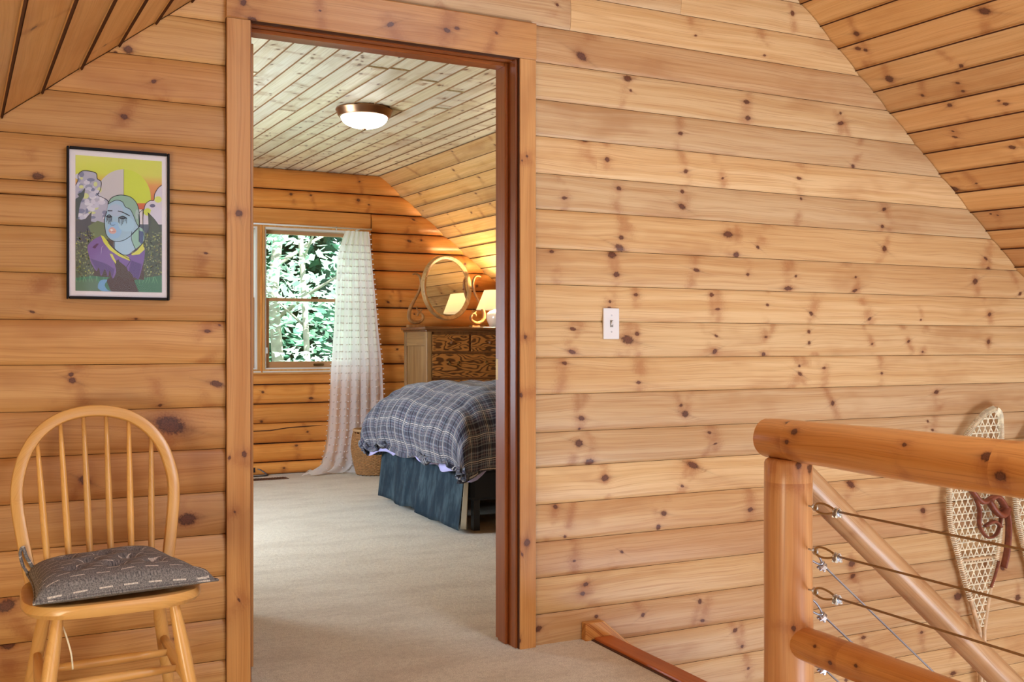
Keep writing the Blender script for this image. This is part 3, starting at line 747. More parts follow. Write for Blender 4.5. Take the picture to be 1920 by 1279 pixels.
# ------------------------------------------------------------------ log railing
PX, PY = 1.975, 2.227-D
rail = empty('log_railing', (PX, PY, 0)); tag(rail, 'varnished peeled-log railing post with two log rails and three bronze cables', 'railing')
def rpart(o): o.location = o.location-Vector((PX, PY, 0)); return o
rpart(log_mesh('post', W_POST, rail, [(PX, PY, .013), (PX, PY, .775)], (.071, .068), [(.74, .35, .013), (.75, -.28, .010), (.742, .02, .007), (.70, .9, .008), (.3, -.5, .007), (.12, .4, .006)], seed=2, lump=.035))
zt = .826
rpart(log_mesh('top_rail', W_RAIL, rail, [(PX, PY+.085, zt), (PX, PY-2.4, zt)], (.060, .064), [(.17, 1.0, .010), (.15, 1.5, .007), (.12, .5, .008), (.55, 1.0, .006), (.78, 1.1, .012), (.82, 1.75, .012), (1.1, 1.2, .012)], seed=5, lump=.05))
rpart(log_mesh('bottom_rail', W_RAIL, rail, [(PX, PY-.05, .268), (PX, PY-2.4, .268)], .046, [(.1, 1.1, .005), (.16, 1.7, .006), (.25, 1.3, .005), (.62, 1.2, .006)], seed=8, lump=.04))
def eye_and_cable(par, base, A, B, cm, cr=.0032, eye=True, loc=Vector((0, 0, 0))):
    """A: anchor on post, B: far end. teardrop loop, clamp and cable"""
    A, B = Vector(A), Vector(B); t = (B-A).normalized(); up = Vector((0, 0, 1)); up = (up-t*up.dot(t)).normalized()
    L = .075; w_ = .017
    a0 = A+t*.024
    loop = []
    for i in range(21):
        u = i/20*2*PI-PI
        loop.append(a0+t*(L*.5*(1-math.cos(u+PI)))*1.0+up*(w_*math.sin(u+PI)*(1-.45*(1-math.cos(u+PI))/2)))
    m = MB(); m.tube(loop, cr, 8); m.tube([a0+t*L, B], cr, 8)
    c = m.build('cable', cm, par, smooth=True, axis='x'); c.location = loc
    m = MB()
    if eye:
        m.tube([A-t*.0, A+t*.016], .003, 8)
        ring = [A+t*.024+(t*math.cos(q*PI/6)+up*math.sin(q*PI/6))*.0095 for q in range(12)]
        m.tube(ring, .0028, 6, closed=True)
        e = m.build('eye_bolt', STEEL, c, smooth=True)
    m = MB(); cp = a0+t*(L+.008); side = t.cross(up)
    for d_ in (-.006, .006):
        u_ = [cp+t*d_+side*(.0075*math.cos(q*PI/6))+up*(.0085*math.sin(q*PI/6)) for q in range(0, 7)]
        u_ = [u_[0]-up*.016]+u_+[u_[-1]-up*.016]
        m.tube(u_, .0022, 6)
        for sd in (-1, 1): m.tube([cp+t*d_+side*.0075*sd-up*.010, cp+t*d_+side*.0075*sd-up*.015], .0046, 6)
    m.tube([cp-side*.011-up*.007, cp+side*.011-up*.007], .007, 8)
    m.tube([cp-t*.012, cp+t*.012], .0062, 8)
    m.build('cable_clamp', STEEL, c, smooth='auto')
    return c
L0 = Vector((-PX, -PY, 0))
for z in (.650, .530, .418):
    eye_and_cable(rail, None, (PX+.012, PY-.070, z), (PX+.012, PY-2.4, z-.002), CABLE, loc=L0)

# stair handrail and its steel cables, running down to the right from the post
hr = empty('stair_handrail', (PX+.06, PY+.05, 0)); tag(hr, 'slanting peeled-log stair handrail with steel cables running down behind the railing post', 'handrail')
H0 = Vector((-PX-.06, -PY-.05, 0))
sl = .83
o = log_mesh('handrail', W_RAW, hr, [(PX+.048, PY+.05, .752), (PX+.048+1.9, PY+.05, .752-1.9*sl)], (.042, .050), [(.62, -.9, .008), (.3, -1.4, .007), (.9, -1.2, .006), (.2, -1.2, .004)], seed=13, lump=.06); o.location = H0
for z in (.522, .375, .222):
    eye_and_cable(hr, None, (PX+.068, PY+.02, z), (PX+.068+1.9, PY+.03, z-1.9*sl), CABLE2, cr=.003, loc=H0)

# ------------------------------------------------------------------ light switch
sw_c = on_wall(1145, 607, -.011)
t_ = D/(F*CT-(1145-960)*ST)
sw = empty('light_switch', (sw_c.x, -.0105, sw_c.z)); tag(sw, 'white toggle light switch plate on the pine wall right of the doorway', 'light switch')
hw = (on_wall(1160, 607).x-on_wall(1130.5, 607).x)/2; hh = 29*t_
m = MB().box((-hw, -.007, -hh), (hw, .003, hh)); m.build('plate', WHITE, sw, bevel=.003, seg=2)
m = MB().box((-.006, -.009, -.013), (.006, -.0065, .013)); m.build('toggle_slot', plain('slot_shadow', srgb(140, 136, 128), .5), sw)
m = MB().prism([(-.0085, .004), (-.0085, -.006), (-.019, .006), (-.018, .011)], 'x', -.004, .004); m.build('toggle', WHITE, sw, bevel=.001)
for z in (-.031, .031):
    m = MB(); m.lathe([(.0032, 0), (.003, .0012), (.001, .0015)], n=12); s_ = m.build('screw', STEEL, sw, smooth=True); s_.location = (0, -.007, z); s_.rotation_euler = (PI/2, 0, 0)

# ------------------------------------------------------------------ framed print
def poster():
    c = [on_wall(x, y, -.02) for x, y in ((123.5, 275), (316.5, 288.5), (318, 563), (126, 561))]
    x0 = (c[0].x+c[3].x)/2; x1 = (c[1].x+c[2].x)/2; z1 = (c[0].z+c[1].z)/2; z0 = (c[2].z+c[3].z)/2
    W, H = x1-x0, z1-z0
    r = empty('framed_print', (x0+W/2, -.010, z0)); tag(r, 'black framed print of a pale blue woman in a purple collar before a yellow sun', 'picture')
    def pb(mb, nm, m, **k):
        o = mb.build(nm, m, r, **k); return o
    fb = MB()
    for a, b in (((-W/2, -.022, 0), (-W/2+.006, 0, H)), ((W/2-.006, -.022, 0), (W/2, 0, H)), ((-W/2+.008, -.022, 0), (W/2-.008, 0, .008)), ((-W/2+.008, -.022, H-.008), (W/2-.008, 0, H))): fb.box(a, b)
    pb(fb, 'frame', FRAMEB, bevel=.001)
    m = MB().box((-W/2+.007, -.013, .007), (W/2-.007, -.004, H-.007)); pb(m, 'paper', plain('poster_paper', srgb(226, 218, 226), .5))
    # the print: flat shapes on the paper, in photo-crop coordinates
    bx0, bx1, bz0, bz1 = -W/2+.024, W/2-.022, .024, H-.024
    pm = MB(); lay = [0]
    def mp(x, y):
        u = (x-80)/723; yt = 82+53*u; v = (y-yt)/(1183-yt)
        u = min(1, max(0, u)); v = min(1, max(0, v))
        return (bx0+(bx1-bx0)*u, bz1+(bz0-bz1)*v)
    import mathutils
    def poly(pts, col, same=False):
        if not same: lay[0] += 1
        y = -.0133-.000018*lay[0]
        v2 = [mp(*p_) for p_ in pts]
        tris = mathutils.geometry.tessellate_polygon([[Vector((a, b, 0)) for a, b in v2]])
        n = len(pm.v); pm.v += [(a, y, b) for a, b in v2]
        for tr in tris:
            f = list(tr); A, B, C = (Vector(v2[i]) for i in f)
            if (B-A).cross(C-A) < 0: f = f[::-1]
            pm.f.append(tuple(n+i for i in f))
            for i in f:
                cc = col[i] if isinstance(col[0], (tuple, list)) else col
                pm.col.append((*srgb(*cc), 1))
    def line(pts, wdt=4, col=(24, 26, 44)):
        lay[0] += 1
        for a, b in zip(pts, pts[1:]):
            dx, dy = b[0]-a[0], b[1]-a[1]; L = math.hypot(dx, dy) or 1; nx, ny = -dy/L*wdt/2, dx/L*wdt/2; ex, ey = dx/L*wdt*.3, dy/L*wdt*.3
            poly([(a[0]+nx-ex, a[1]+ny-ey), (b[0]+nx+ex, b[1]+ny+ey), (b[0]-nx+ex, b[1]-ny+ey), (a[0]-nx-ex, a[1]-ny-ey)], col, True)
    def arc(cx, cy, rx, ry, a0, a1, n=20): return [(cx+rx*math.cos(math.radians(a0+(a1-a0)*i/n)), cy+ry*math.sin(math.radians(a0+(a1-a0)*i/n))) for i in range(n+1)]
    def inside_poly(p_, P_):
        c = False; n = len(P_)
        for i in range(n):
            (x0, y0), (x1, y1) = P_[i], P_[(i+1) % n]
            if (y0 > p_[1]) != (y1 > p_[1]) and p_[0] < (x1-x0)*(p_[1]-y0)/(y1-y0)+x0: c = not c
        return c
    def smooth(pts, n=5):
        out = []
        for i in range(len(pts)-1):
            p0, p1, p2, p3 = pts[max(i-1, 0)], pts[i], pts[i+1], pts[min(i+2, len(pts)-1)]
            for k in range(n):
                t = k/n
                out.append(tuple(.5*((2*p1[j])+(-p0[j]+p2[j])*t+(2*p0[j]-5*p1[j]+4*p2[j]-p3[j])*t*t+(-p0[j]+3*p1[j]-3*p2[j]+p3[j])*t**3) for j in (0, 1)))
        return out+[pts[-1]]
    Yw = (206, 214, 72); Or = (214, 150, 84)
    poly([(80, 60), (803, 60), (803, 260), (80, 220)], [(214, 216, 110), (206, 210, 90), (208, 206, 92), (206, 212, 80)])
    poly([(80, 220), (803, 255), (803, 330), (80, 310)], [(206, 212, 80), (208, 206, 92), Or, Or])
    poly([(80, 310), (803, 330), (803, 520), (80, 520)], [Or, Or, (206, 92, 62), (206, 92, 62)])
    poly(arc(476, 430, 232, 232, 180, 360, 40)+[(708, 470), (244, 470)], (196, 190, 196))
    poly([(478, 198)]+arc(476, 430, 232, 232, 271, 360, 24)+[(710, 470), (478, 470)], (200, 212, 66))
    line([(478, 198), (478, 420)], 3, (90, 96, 60))
    # clouds
    cl = smooth([(80, 330), (100, 290), (104, 240), (140, 212), (200, 215), (250, 232), (258, 275), (290, 300), (284, 360), (262, 405), (300, 425), (345, 455), (350, 520), (325, 600), (330, 650), (80, 650)])
    poly(cl, (176, 174, 196)); line(cl[:-11], 5)
    rq = random.Random(5)
    for _ in range(70):
        x, y = rq.uniform(100, 320), rq.uniform(240, 600)
        if not inside_poly((x, y), cl): continue
        g = rq.choice([(214, 212, 226), (206, 202, 220), (196, 194, 216), (150, 152, 178), (126, 130, 162), (206, 212, 150)])
        poly(arc(x, y, rq.uniform(12, 34), rq.uniform(10, 24), 0, 360, 10)[:-1], g)
    line(cl[:-11], 5)
    cr = smooth([(803, 325), (770, 350), (740, 400), (735, 445), (700, 450), (665, 475), (650, 520), (640, 600), (660, 660), (803, 680)])
    poly(cr, (206, 200, 216)); line(cr[:-10], 5)
    for (x, y, a, b, c_) in ((770, 440, 32, 26, (206, 216, 110)), (722, 490, 24, 14, (96, 96, 130)), (680, 540, 34, 30, (200, 212, 80)), (750, 560, 50, 60, (204, 200, 220))): poly(arc(x, y, a, b, 0, 360, 14)[:-1], c_)
    # ground and forest
    poly([(80, 600), (330, 640), (330, 1183), (80, 1183)], [(92, 90, 84), (96, 96, 80), (74, 62, 52), (84, 96, 70)])
    poly([(330, 620), (640, 640), (803, 640), (803, 1183), (330, 1183)], [(92, 92, 80), (84, 92, 110), (74, 84, 80), (84, 76, 60), (70, 58, 50)])
    poly([(80, 600), (80, 440), (110, 420), (95, 400), (130, 385), (160, 345), (150, 420), (125, 460), (110, 520), (100, 600)], (72, 82, 82))
    poly([(80, 620), (160, 600), (212, 540), (205, 640), (215, 780), (80, 800)], (84, 84, 92))
    poly([(180, 660), (260, 615), (345, 640), (360, 760), (230, 760)], (112, 126, 92))
    poly([(630, 720), (690, 700), (683, 545), (740, 600), (790, 660), (803, 700), (803, 1080), (640, 1080)], (76, 84, 66))
    line(smooth([(683, 545), (700, 600), (695, 660), (670, 720)]), 5); line(smooth([(683, 545), (740, 600), (785, 660), (803, 690)]), 4)
    random.seed(3)
    for _ in range(520):
        x = random.choice([random.uniform(84, 230), random.uniform(640, 800)]); y = random.uniform(700, 1060); s_ = random.uniform(3, 9)
        poly([(x-s_, y), (x, y-s_), (x+s_, y), (x, y+s_)], random.choice([(168, 172, 84), (120, 134, 90), (60, 70, 56), (150, 160, 120), (112, 104, 70)]), True)
    poly([(80, 1080), (220, 1060), (420, 1075), (560, 1090), (700, 1060), (803, 1045), (803, 1183), (80, 1183)], (66, 118, 90))
    poly([(80, 1100), (250, 1080), (300, 1183), (80, 1183)], (92, 120, 96))
    poly([(330, 1090), (420, 1040), (560, 1080), (605, 1183), (370, 1183)], (76, 52, 46))
    for x in range(90, 800, 26):
        if 330 < x < 600: continue
        line([(x, 1110), (x+random.uniform(-30, 30), 1060)], 3, (120, 180, 130))
    poly([(240, 760), (640, 800), (650, 1085), (230, 1060)], (80, 62, 54))
    # body: purple collar
    poly(smooth([(290, 735), (230, 765), (178, 820), (190, 900), (210, 960), (250, 1020), (270, 990), (290, 1060), (320, 1000), (345, 1065), (360, 1010), (385, 1080), (415, 1020), (400, 950), (430, 925), (470, 890), (360, 800)], 3), (126, 96, 162))
    poly(smooth([(430, 900), (480, 890), (560, 860), (645, 815), (655, 880), (640, 960), (600, 1085), (580, 1040), (560, 1070), (540, 1000), (515, 1020), (500, 985), (440, 940)], 3), (122, 92, 164))
    poly([(200, 920), (330, 960), (400, 1000), (385, 1075), (360, 1010), (345, 1060), (320, 1000), (290, 1055), (270, 990), (250, 1015)], (98, 74, 132))
    poly([(540, 930), (630, 960), (600, 1083), (560, 1060), (520, 1010)], (92, 70, 132))
    poly([(215, 830), (250, 800), (270, 800), (240, 840)], (92, 50, 92))
    poly([(285, 730), (310, 740), (360, 800), (430, 860), (520, 905), (530, 935), (440, 900), (360, 850), (310, 790)], (214, 214, 84))
    poly([(640, 790), (655, 840), (610, 880), (545, 890), (540, 870), (590, 850)], (214, 216, 90))
    poly([(360, 880), (380, 880), (415, 945), (410, 960), (380, 920)], (214, 214, 100))
    # neck and face
    poly(smooth([(395, 775), (400, 840), (450, 880), (500, 888), (560, 850), (640, 780), (640, 700), (605, 660), (560, 700), (500, 760)], 4), (166, 196, 222))
    poly(smooth([(560, 700), (545, 760), (575, 835), (640, 780), (655, 740), (640, 680), (605, 665)], 4), (150, 190, 176))
    poly(smooth([(605, 690), (610, 780), (640, 790), (645, 700)], 3), (80, 92, 136))
    face = smooth([(350, 470), (336, 540), (320, 590), (318, 640), (330, 720), (360, 760), (400, 778), (460, 775), (520, 745), (570, 700), (605, 655), (600, 560), (560, 470), (480, 430), (400, 440), (350, 470)])
    poly(face[:-1], (160, 190, 214)); 
    poly(arc(400, 690, 60, 70, 0, 360, 16)[:-1], (150, 188, 226)); poly(arc(410, 530, 60, 50, 0, 360, 16)[:-1], (172, 186, 212)); poly(arc(500, 640, 70, 60, 0, 360, 16)[:-1], (166, 200, 224))
    hair = smooth([(345, 480), (370, 435), (420, 410), (480, 408), (540, 425), (585, 470), (607, 540), (610, 655), (585, 630), (555, 560), (530, 520), (490, 500), (465, 460), (410, 448), (345, 480)])
    poly(hair[:-1], (142, 176, 160)); line(hair, 5); poly(arc(590, 560, 16, 40, 0, 360, 12)[:-1], (170, 190, 190))
    line(face[5:56], 5); line(smooth([(400, 778), (400, 840)]), 5); line(smooth([(545, 700), (542, 760), (575, 838)]), 5)
    line(smooth([(340, 770), (380, 820), (450, 875), (500, 888), (570, 860), (640, 790)]), 5); line(smooth([(607, 655), (607, 700), (607, 780)]), 5); line(smooth([(345, 790), (420, 860), (535, 925)]), 4)
    line(smooth([(610, 660), (575, 690), (545, 720)]), 5); line([(536, 930), (500, 985)], 4); line([(610, 545), (640, 520), (640, 700), (655, 745), (645, 820)], 4)
    line(smooth([(175, 680), (185, 730), (210, 770)]), 5)
    # brows, eyes with running lashes, mouth
    line([(345, 533), (380, 533)], 7); line(smooth([(430, 535), (470, 545), (525, 572)]), 7)
    for ex, ey, w_ in ((355, 575, 22), (468, 585, 34)):
        line(smooth([(ex-w_, ey+6), (ex, ey-8), (ex+w_, ey+8)]), 8, (30, 30, 40)); poly(arc(ex, ey+8, w_*.7, 8, 0, 360, 12)[:-1], (60, 70, 90))
        for q in range(7):
            x = ex-w_+q*w_/3; line([(x, ey+4), (x+random.uniform(-3, 3), ey+random.uniform(30, 68))], 4, (24, 24, 34))
    line(smooth([(372, 600), (362, 640), (385, 650), (405, 645)]), 3, (70, 90, 130))
    poly(smooth([(348, 690), (370, 668), (392, 668), (416, 695), (400, 716), (366, 715), (348, 690)], 3)[:-1], (212, 168, 164)); line([(360, 700), (405, 700)], 3, (180, 110, 112))
    poly([(362, 684), (378, 680), (390, 690), (372, 700)], (232, 226, 226))
    poly(smooth([(262, 1130), (285, 1095), (340, 1090), (318, 1130), (340, 1170), (375, 1183), (300, 1183), (262, 1160)], 3), (112, 160, 206))
    line([(290, 880), (292, 830), (305, 820)], 2, (210, 200, 230))
    pm.build('print', POST, r)
    m = MB().box((-W/2+.007, -.0185, .007), (W/2-.007, -.0175, H-.007)); pb(m, 'glazing', GLASS2)
    random.seed(11)
def paint_mat():
    t = NT('poster_ink'); a = t.n('ShaderNodeVertexColor', layer_name='paint') if False else t.n('ShaderNodeAttribute', attribute_name='paint')
    return t.bsdf(a.outputs['Color'], .45)
POST = paint_mat()
def glaze():
    t = NT('acrylic_glazing'); g = t.n('ShaderNodeBsdfGlossy'); g.inputs['Roughness'].default_value = .04
    tr = t.n('ShaderNodeBsdfTransparent'); fr = t.n('ShaderNodeFresnel'); fr.inputs[0].default_value = 1.22
    mx = t.n('ShaderNodeMixShader'); t.t.links.new(fr.outputs[0], mx.inputs[0])
    t.t.links.new(tr.outputs[0], mx.inputs[1]); t.t.links.new(g.outputs[0], mx.inputs[2]); t.t.links.new(mx.outputs[0], t.out.inputs[0]); return t.m
GLASS2 = glaze()
poster()

# ------------------------------------------------------------------ snowshoes
def catmull(pts, n=6, closed=False):
    out = []; m = len(pts)
    rng = range(m) if closed else range(m-1)
    for i in rng:
        g = lambda j: Vector(pts[j % m]) if closed else Vector(pts[min(max(j, 0), m-1)])
        p0, p1, p2, p3 = g(i-1), g(i), g(i+1), g(i+2)
        for k in range(n):
            t = k/n; out.append(.5*((2*p1)+(p2-p0)*t+(2*p0-5*p1+4*p2-p3)*t*t+(3*p1-p0-3*p2+p3)*t**3))
    if not closed: out.append(Vector(pts[-1]))
    return out
def inside(p, poly):
    c = False; n = len(poly); x, y = p
    for i in range(n):
        x0, y0 = poly[i]; x1, y1 = poly[(i+1) % n]
        if (y0 > y) != (y1 > y) and x < (x1-x0)*(y-y0)/(y1-y0)+x0: c = not c
    return c
def snowshoe(dx, label):
    Y = -.05
    Lp = [(1866, 766), (1846, 776), (1824, 800), (1803, 834), (1787, 880), (1780, 925), (1782, 978), (1794, 1030), (1810, 1090), (1827, 1150), (1837, 1185)]
    Rp = [(1866, 766), (1874, 776), (1876, 800), (1877, 838), (1878, 880), (1878, 925), (1876, 975), (1871, 1020), (1863, 1070), (1853, 1125), (1845, 1185)]
    base = on_wall(1842, 1290, Y)
    c2 = lambda q: (on_wall(q[0], q[1], Y).x, on_wall(q[0], q[1], Y).z)
    l = catmull([(*c2(q), 0) for q in Lp], 5); r_ = catmull([(*c2(q), 0) for q in Rp], 5)
    root = empty('snowshoe', (base.x+dx, Y, base.z-.12)); tag(root, label, 'snowshoe', 'snowshoes hung on the plank wall')
    ox, oz = base.x, base.z-.12
    P3 = lambda v, y=0: (v[0]-ox, y, v[1]-oz)
    tail = [(base.x-.01, base.z), (base.x-.008, base.z-.12)]; tail2 = [(base.x+.012, base.z), (base.x+.01, base.z-.12)]
    m = MB(); m.tube([P3(v) for v in l]+[P3(v) for v in tail], .012, 8, flat=.8); m.tube([P3(v) for v in r_]+[P3(v) for v in tail2], .012, 8, flat=.8)
    m.build('frame', SHOEF, root, smooth=True)
    outline = [(v[0], v[1]) for v in l]+[(v[0], v[1]) for v in reversed(r_)]
    zs = [q[1] for q in outline]; xs = [q[0] for q in outline]
    zA, zB = max(zs), min(zs)
    # cross bars
    zb1, zb2 = on_wall(1800, 838, Y).z, on_wall(1800, 1052, Y).z
    def span(z):
        h = []
        n = len(outline)
        for i in range(n):
            a, b = outline[i], outline[(i+1) % n]
            if (a[1]-z)*(b[1]-z) < 0: h.append(a[0]+(b[0]-a[0])*(z-a[1])/(b[1]-a[1]))
        return (min(h), max(h)) if len(h) >= 2 else None
    for z in (zb1, zb2):
        m = MB(); s_ = span(z); m.tube([P3((s_[0], z)), P3((s_[1], z))], .011, 8, flat=.6)
        m.build('crossbar', SHOEF, root, smooth=True)
    # three-way lacing
    m = MB()
    for ang in (0, 60, 120):
        a = math.radians(ang); d = Vector((math.cos(a), math.sin(a))); nrm = Vector((-d.y, d.x)); sp = .033
        for k in range(-60, 60):
            o_ = nrm*(k*sp+sp*.25); c = Vector(((xs[0]+xs[-1])/2, (zA+zB)/2))
            run = None; st_ = .006
            for i in range(-150, 151):
                p = c+o_+d*(i*st_); ins = inside((p.x, p.y), outline)
                if ins and run is None: run = p
                elif not ins and run is not None:
                    if (p-run).length > .012: m.tube([P3(run, .002*(ang/60-1)), P3(p, .002*(ang/60-1))], .0031, 4, cap=False)
                    run = None
    m.build('lacing', RAWHIDE, root); tag(root.children[-1], kind='stuff')
    # rawhide wraps round the frame
    m = MB()
    for side in (l, r_):
        for i in range(1, len(side)-8):
            a, b = side[i], side[i+1]
            for q in (0, .33, .66):
                v = a+(b-a)*q; t = (b-a).normalized()
                cx, _, cz = P3(v); n_ = Vector((-t.y, 0, t.x))
                ring = [Vector((cx, 0, cz))+n_*(.0155*math.cos(h*PI/3))+Vector((0, .0135*math.sin(h*PI/3), 0)) for h in range(6)]
                m.tube(ring, .0022, 3, closed=True)
    m.build('rawhide_wrap', RAWHIDE, root); tag(root.children[-1], kind='stuff')
    # leather binding
    def W(px, py, y=-.02): v = on_wall(px, py, Y); return (v.x-ox, y, v.z-oz)
    m = MB()
    cm = lambda pts: catmull(pts, 5)
    m.tube(cm([W(1812, 915), W(1830, 940, -.035), W(1850, 928, -.05), W(1866, 944, -.045), W(1876, 962, -.03)]), .022, 8, flat=.5)
    m.tube(cm([W(1820, 925), W(1826, 955, -.03), W(1828, 985, -.025), W(1842, 1006, -.03), W(1860, 996, -.03), W(1866, 960, -.035)]), .013, 8, flat=.4)
    m.tube(cm([W(1876, 950, -.03), W(1879, 985, -.035), W(1876, 1030, -.035), W(1871, 1062, -.03)]), .019, 8, flat=.35)
    m.tube(cm([W(1866, 1050), W(1858, 1080), W(1851, 1100)]), .008, 6, flat=.4)
    m.tube(cm([W(1838, 936, -.045), W(1848, 956, -.055), W(1860, 962, -.055), W(1872, 948, -.045)]), .024, 8, flat=.6)
    m.tube(cm([W(1836, 985, -.03), W(1850, 975, -.04), W(1862, 985, -.04)]), .014, 8, flat=.5)
    m.build('leather_binding', LEATHER, root, smooth=True)
    return root
snowshoe(0, 'laced wooden snowshoe with brown leather binding, left one of the hung pair')
s2 = snowshoe(on_wall(1905, 1100).x-on_wall(1782, 1100).x, 'second laced wooden snowshoe on the pine wall, cut off by the right edge')

# ------------------------------------------------------------------ windsor chair
CX, CYy, CR = .232, 2.84-D, math.radians(3)
ch = empty('windsor_chair', (CX, CYy, 0), CR); tag(ch, 'honey-coloured bow-back spindle chair against the left plank wall', 'chair')
SZ = .473
def seat_out(u):   # outline angle -> radius-like superellipse, front wider
    a = 2*PI*u; c, s = math.cos(a), math.sin(a)
    e = .62; x = abs(c)**e*(1 if c > 0 else -1); y = abs(s)**e*(1 if s > 0 else -1)
    wx = .212-.012*y
    return x*wx, y*.205
m = MB(); NS = 64; rings = []
for (k_, z) in ((.0, SZ-.030), (.85, SZ-.036), (.955, SZ-.034), (1.0, SZ-.022), (1.0, SZ-.010), (.985, SZ-.002), (.95, SZ), (.7, SZ-.008), (.35, SZ-.012), (0.0, SZ-.012)):
    rings.append([(seat_out(i/NS)[0]*k_, seat_out(i/NS)[1]*k_, z) for i in range(NS)])
for r in rings: m.v += r
for j in range(len(rings)-1):
    for i in range(NS): m.f.append((j*NS+i, j*NS+(i+1) % NS, (j+1)*NS+(i+1) % NS, (j+1)*NS+i))
m.build('seat', W_CHAIR, ch, smooth='auto', axis='x')
# bow
RK = .14
def bow_pt(x, z): return Vector((x, .168+RK*((z-SZ)/.46)+.0, z))
HB = .458
prof2 = []
bw = [(-.172, 0), (-.183, .06), (-.196, .14), (-.205, .21), (-.203, .27), (-.184, .34), (-.149, .395), (-.102, .432), (-.05, .450), (0, .455)]
bw = bw+[(-x, z) for x, z in reversed(bw[:-1])]
bp = [bow_pt(v.x, SZ-.02+v.y*1.0) for v in catmull([(x, z, 0) for x, z in bw], 5)]
m = MB(); n = 10
def tube_rect(m, pts, wa, wb, axis_n, nn=10):
    """rounded rectangular bar: wa in plane, wb along axis_n"""
    base = len(m.v); ax = Vector(axis_n)
    for i, p in enumerate(pts):
        t = (pts[min(i+1, len(pts)-1)]-pts[max(i-1, 0)]).normalized(); b = (ax-t*ax.dot(t)).normalized(); a = b.cross(t)
        for k in range(nn):
            th = 2*PI*(k+.5)/nn; c, s = math.cos(th), math.sin(th); e = .5
            m.v.append(tuple(p+a*wa*abs(c)**e*(1 if c > 0 else -1)+b*wb*abs(s)**e*(1 if s > 0 else -1)))
    for i in range(len(pts)-1):
        for k in range(nn): m.f.append((base+i*nn+k, base+i*nn+(k+1) % nn, base+(i+1)*nn+(k+1) % nn, base+(i+1)*nn+k))
    m.f.append(tuple(base+k for k in range(nn-1, -1, -1))); m.f.append(tuple(base+(len(pts)-1)*nn+k for k in range(nn)))
tube_rect(m, bp, .0165, .012, (0, 1, -.2), 12)
# wood grain follows the bend
def bow_bc(v):
    a = math.atan2(v[2]-SZ-.2, v[0]); return (a*.3, math.hypot(v[0], v[2]-SZ-.2)+v[1], 0)
m.build('bow', W_CHAIR, ch, smooth='auto', bcf=bow_bc)
def bow_z(x):
    best = None
    for p in bp:
        if p.z > SZ+.2 and (best is None or abs(p.x-x) < abs(best.x-x)): best = p
    return best
for i in range(6):
    xb = -.132+i*.0528; xt = -.152+i*.0608
    tp = bow_z(xt); tp = Vector((xt, tp.y, tp.z-.012)); b_ = Vector((xb, .160, SZ-.006))
    m = MB(); pts = [b_+(tp-b_)*q for q in (0, .15, .35, .6, .85, 1)]; m.tube(pts, [.0065, .0085, .0095, .0085, .0065, .0055], 12)
    m.build('spindle', W_CHAIR, ch, smooth=True)
legs = {}
for sx in (-1, 1):
    for sy in (-1, 1):
        tp = Vector((sx*.135, sy*.125-.01, SZ-.03)); bt = Vector((sx*.205, sy*.20+(.02 if sy > 0 else -.02), 0))
        legs[(sx, sy)] = (tp, bt)
        m = MB(); pts = [tp+(bt-tp)*q for q in (0, .08, .25, .5, .75, .95, 1)]; m.tube(pts, [.0125, .0145, .018, .0175, .015, .0115, .011], 14)
        m.build('leg', W_CHAIR, ch, smooth='auto')
def legp(k, z): tp, bt = legs[k]; return tp+(bt-tp)*((tp.z-z)/tp.z)
sides = {}
for sx in (-1, 1):
    a, b = legp((sx, 1), .275), legp((sx, -1), .235); sides[sx] = (a, b)
    m = MB(); m.tube([a, a+(b-a)*.25, a+(b-a)*.5, a+(b-a)*.75, b], [.009, .014, .0165, .014, .009], 12); m.build('stretcher', W_CHAIR, ch, smooth=True, axis='y')
for q in (.35, .68):
    a = sides[-1][0]+(sides[-1][1]-sides[-1][0])*q; b = sides[1][0]+(sides[1][1]-sides[1][0])*q
    m = MB(); m.tube([a, a+(b-a)*.25, a+(b-a)*.5, a+(b-a)*.75, b], [.0085, .012, .014, .012, .0085], 12); m.build('stretcher', W_CHAIR, ch, smooth=True, axis='x')

# seat cushion
def cushion_mat():
    t = NT('charcoal_woven'); tc = t.n('ShaderNodeTexCoord').outputs['Object']; x, y, z = t.xyz(tc)
    row = t.m_('DIVIDE', t.m_('ADD', y, t.m_('MULTIPLY', z, -1.0)), -.0195); row = t.m_('MULTIPLY', t.m_('SUBTRACT', y, z), 58.0); rf = t.m_('FRACT', row); ri = t.m_('FLOOR', row)
    ln = t.m_('LESS_THAN', t.m_('ABSOLUTE', t.m_('SUBTRACT', rf, .5)), .075)
    xs = t.m_('ADD', t.m_('MULTIPLY', x, 17.0), t.m_('MULTIPLY', ri, .5)); dash = t.m_('LESS_THAN', t.m_('FRACT', xs), .55)
    dots = t.m_('LESS_THAN', t.m_('FRACT', t.m_('MULTIPLY', x, 330.0)), .62)
    k = t.m_('MULTIPLY', t.m_('MULTIPLY', ln, dash), dots)
    wv = t.noise(t.vec(t.m_('MULTIPLY', x, 900), t.m_('MULTIPLY', t.m_('SUBTRACT', y, z), 240), 0), 1, 2); wv2 = t.noise(t.vec(t.m_('MULTIPLY', x, 240), t.m_('MULTIPLY', t.m_('SUBTRACT', y, z), 900), 3), 1, 2)
    f = t.m_('MULTIPLY', t.m_('ADD', wv, wv2), .5)
    c = t.mix(t.ramp(f, .36, .64), srgb(80, 80, 84), srgb(156, 152, 150))
    c = t.mix(k, c, srgb(236, 230, 220))
    return t.bsdf(c, .9, t.bump(t.m_('ADD', f, k), .5, .002), spec=.2)
CUSH = cushion_mat()
cu = empty('seat_cushion', (CX-.004, CYy-.015, SZ), CR+math.radians(5)); tag(cu, 'tufted charcoal chair cushion with white stitched dashes on the chair seat', 'cushion')
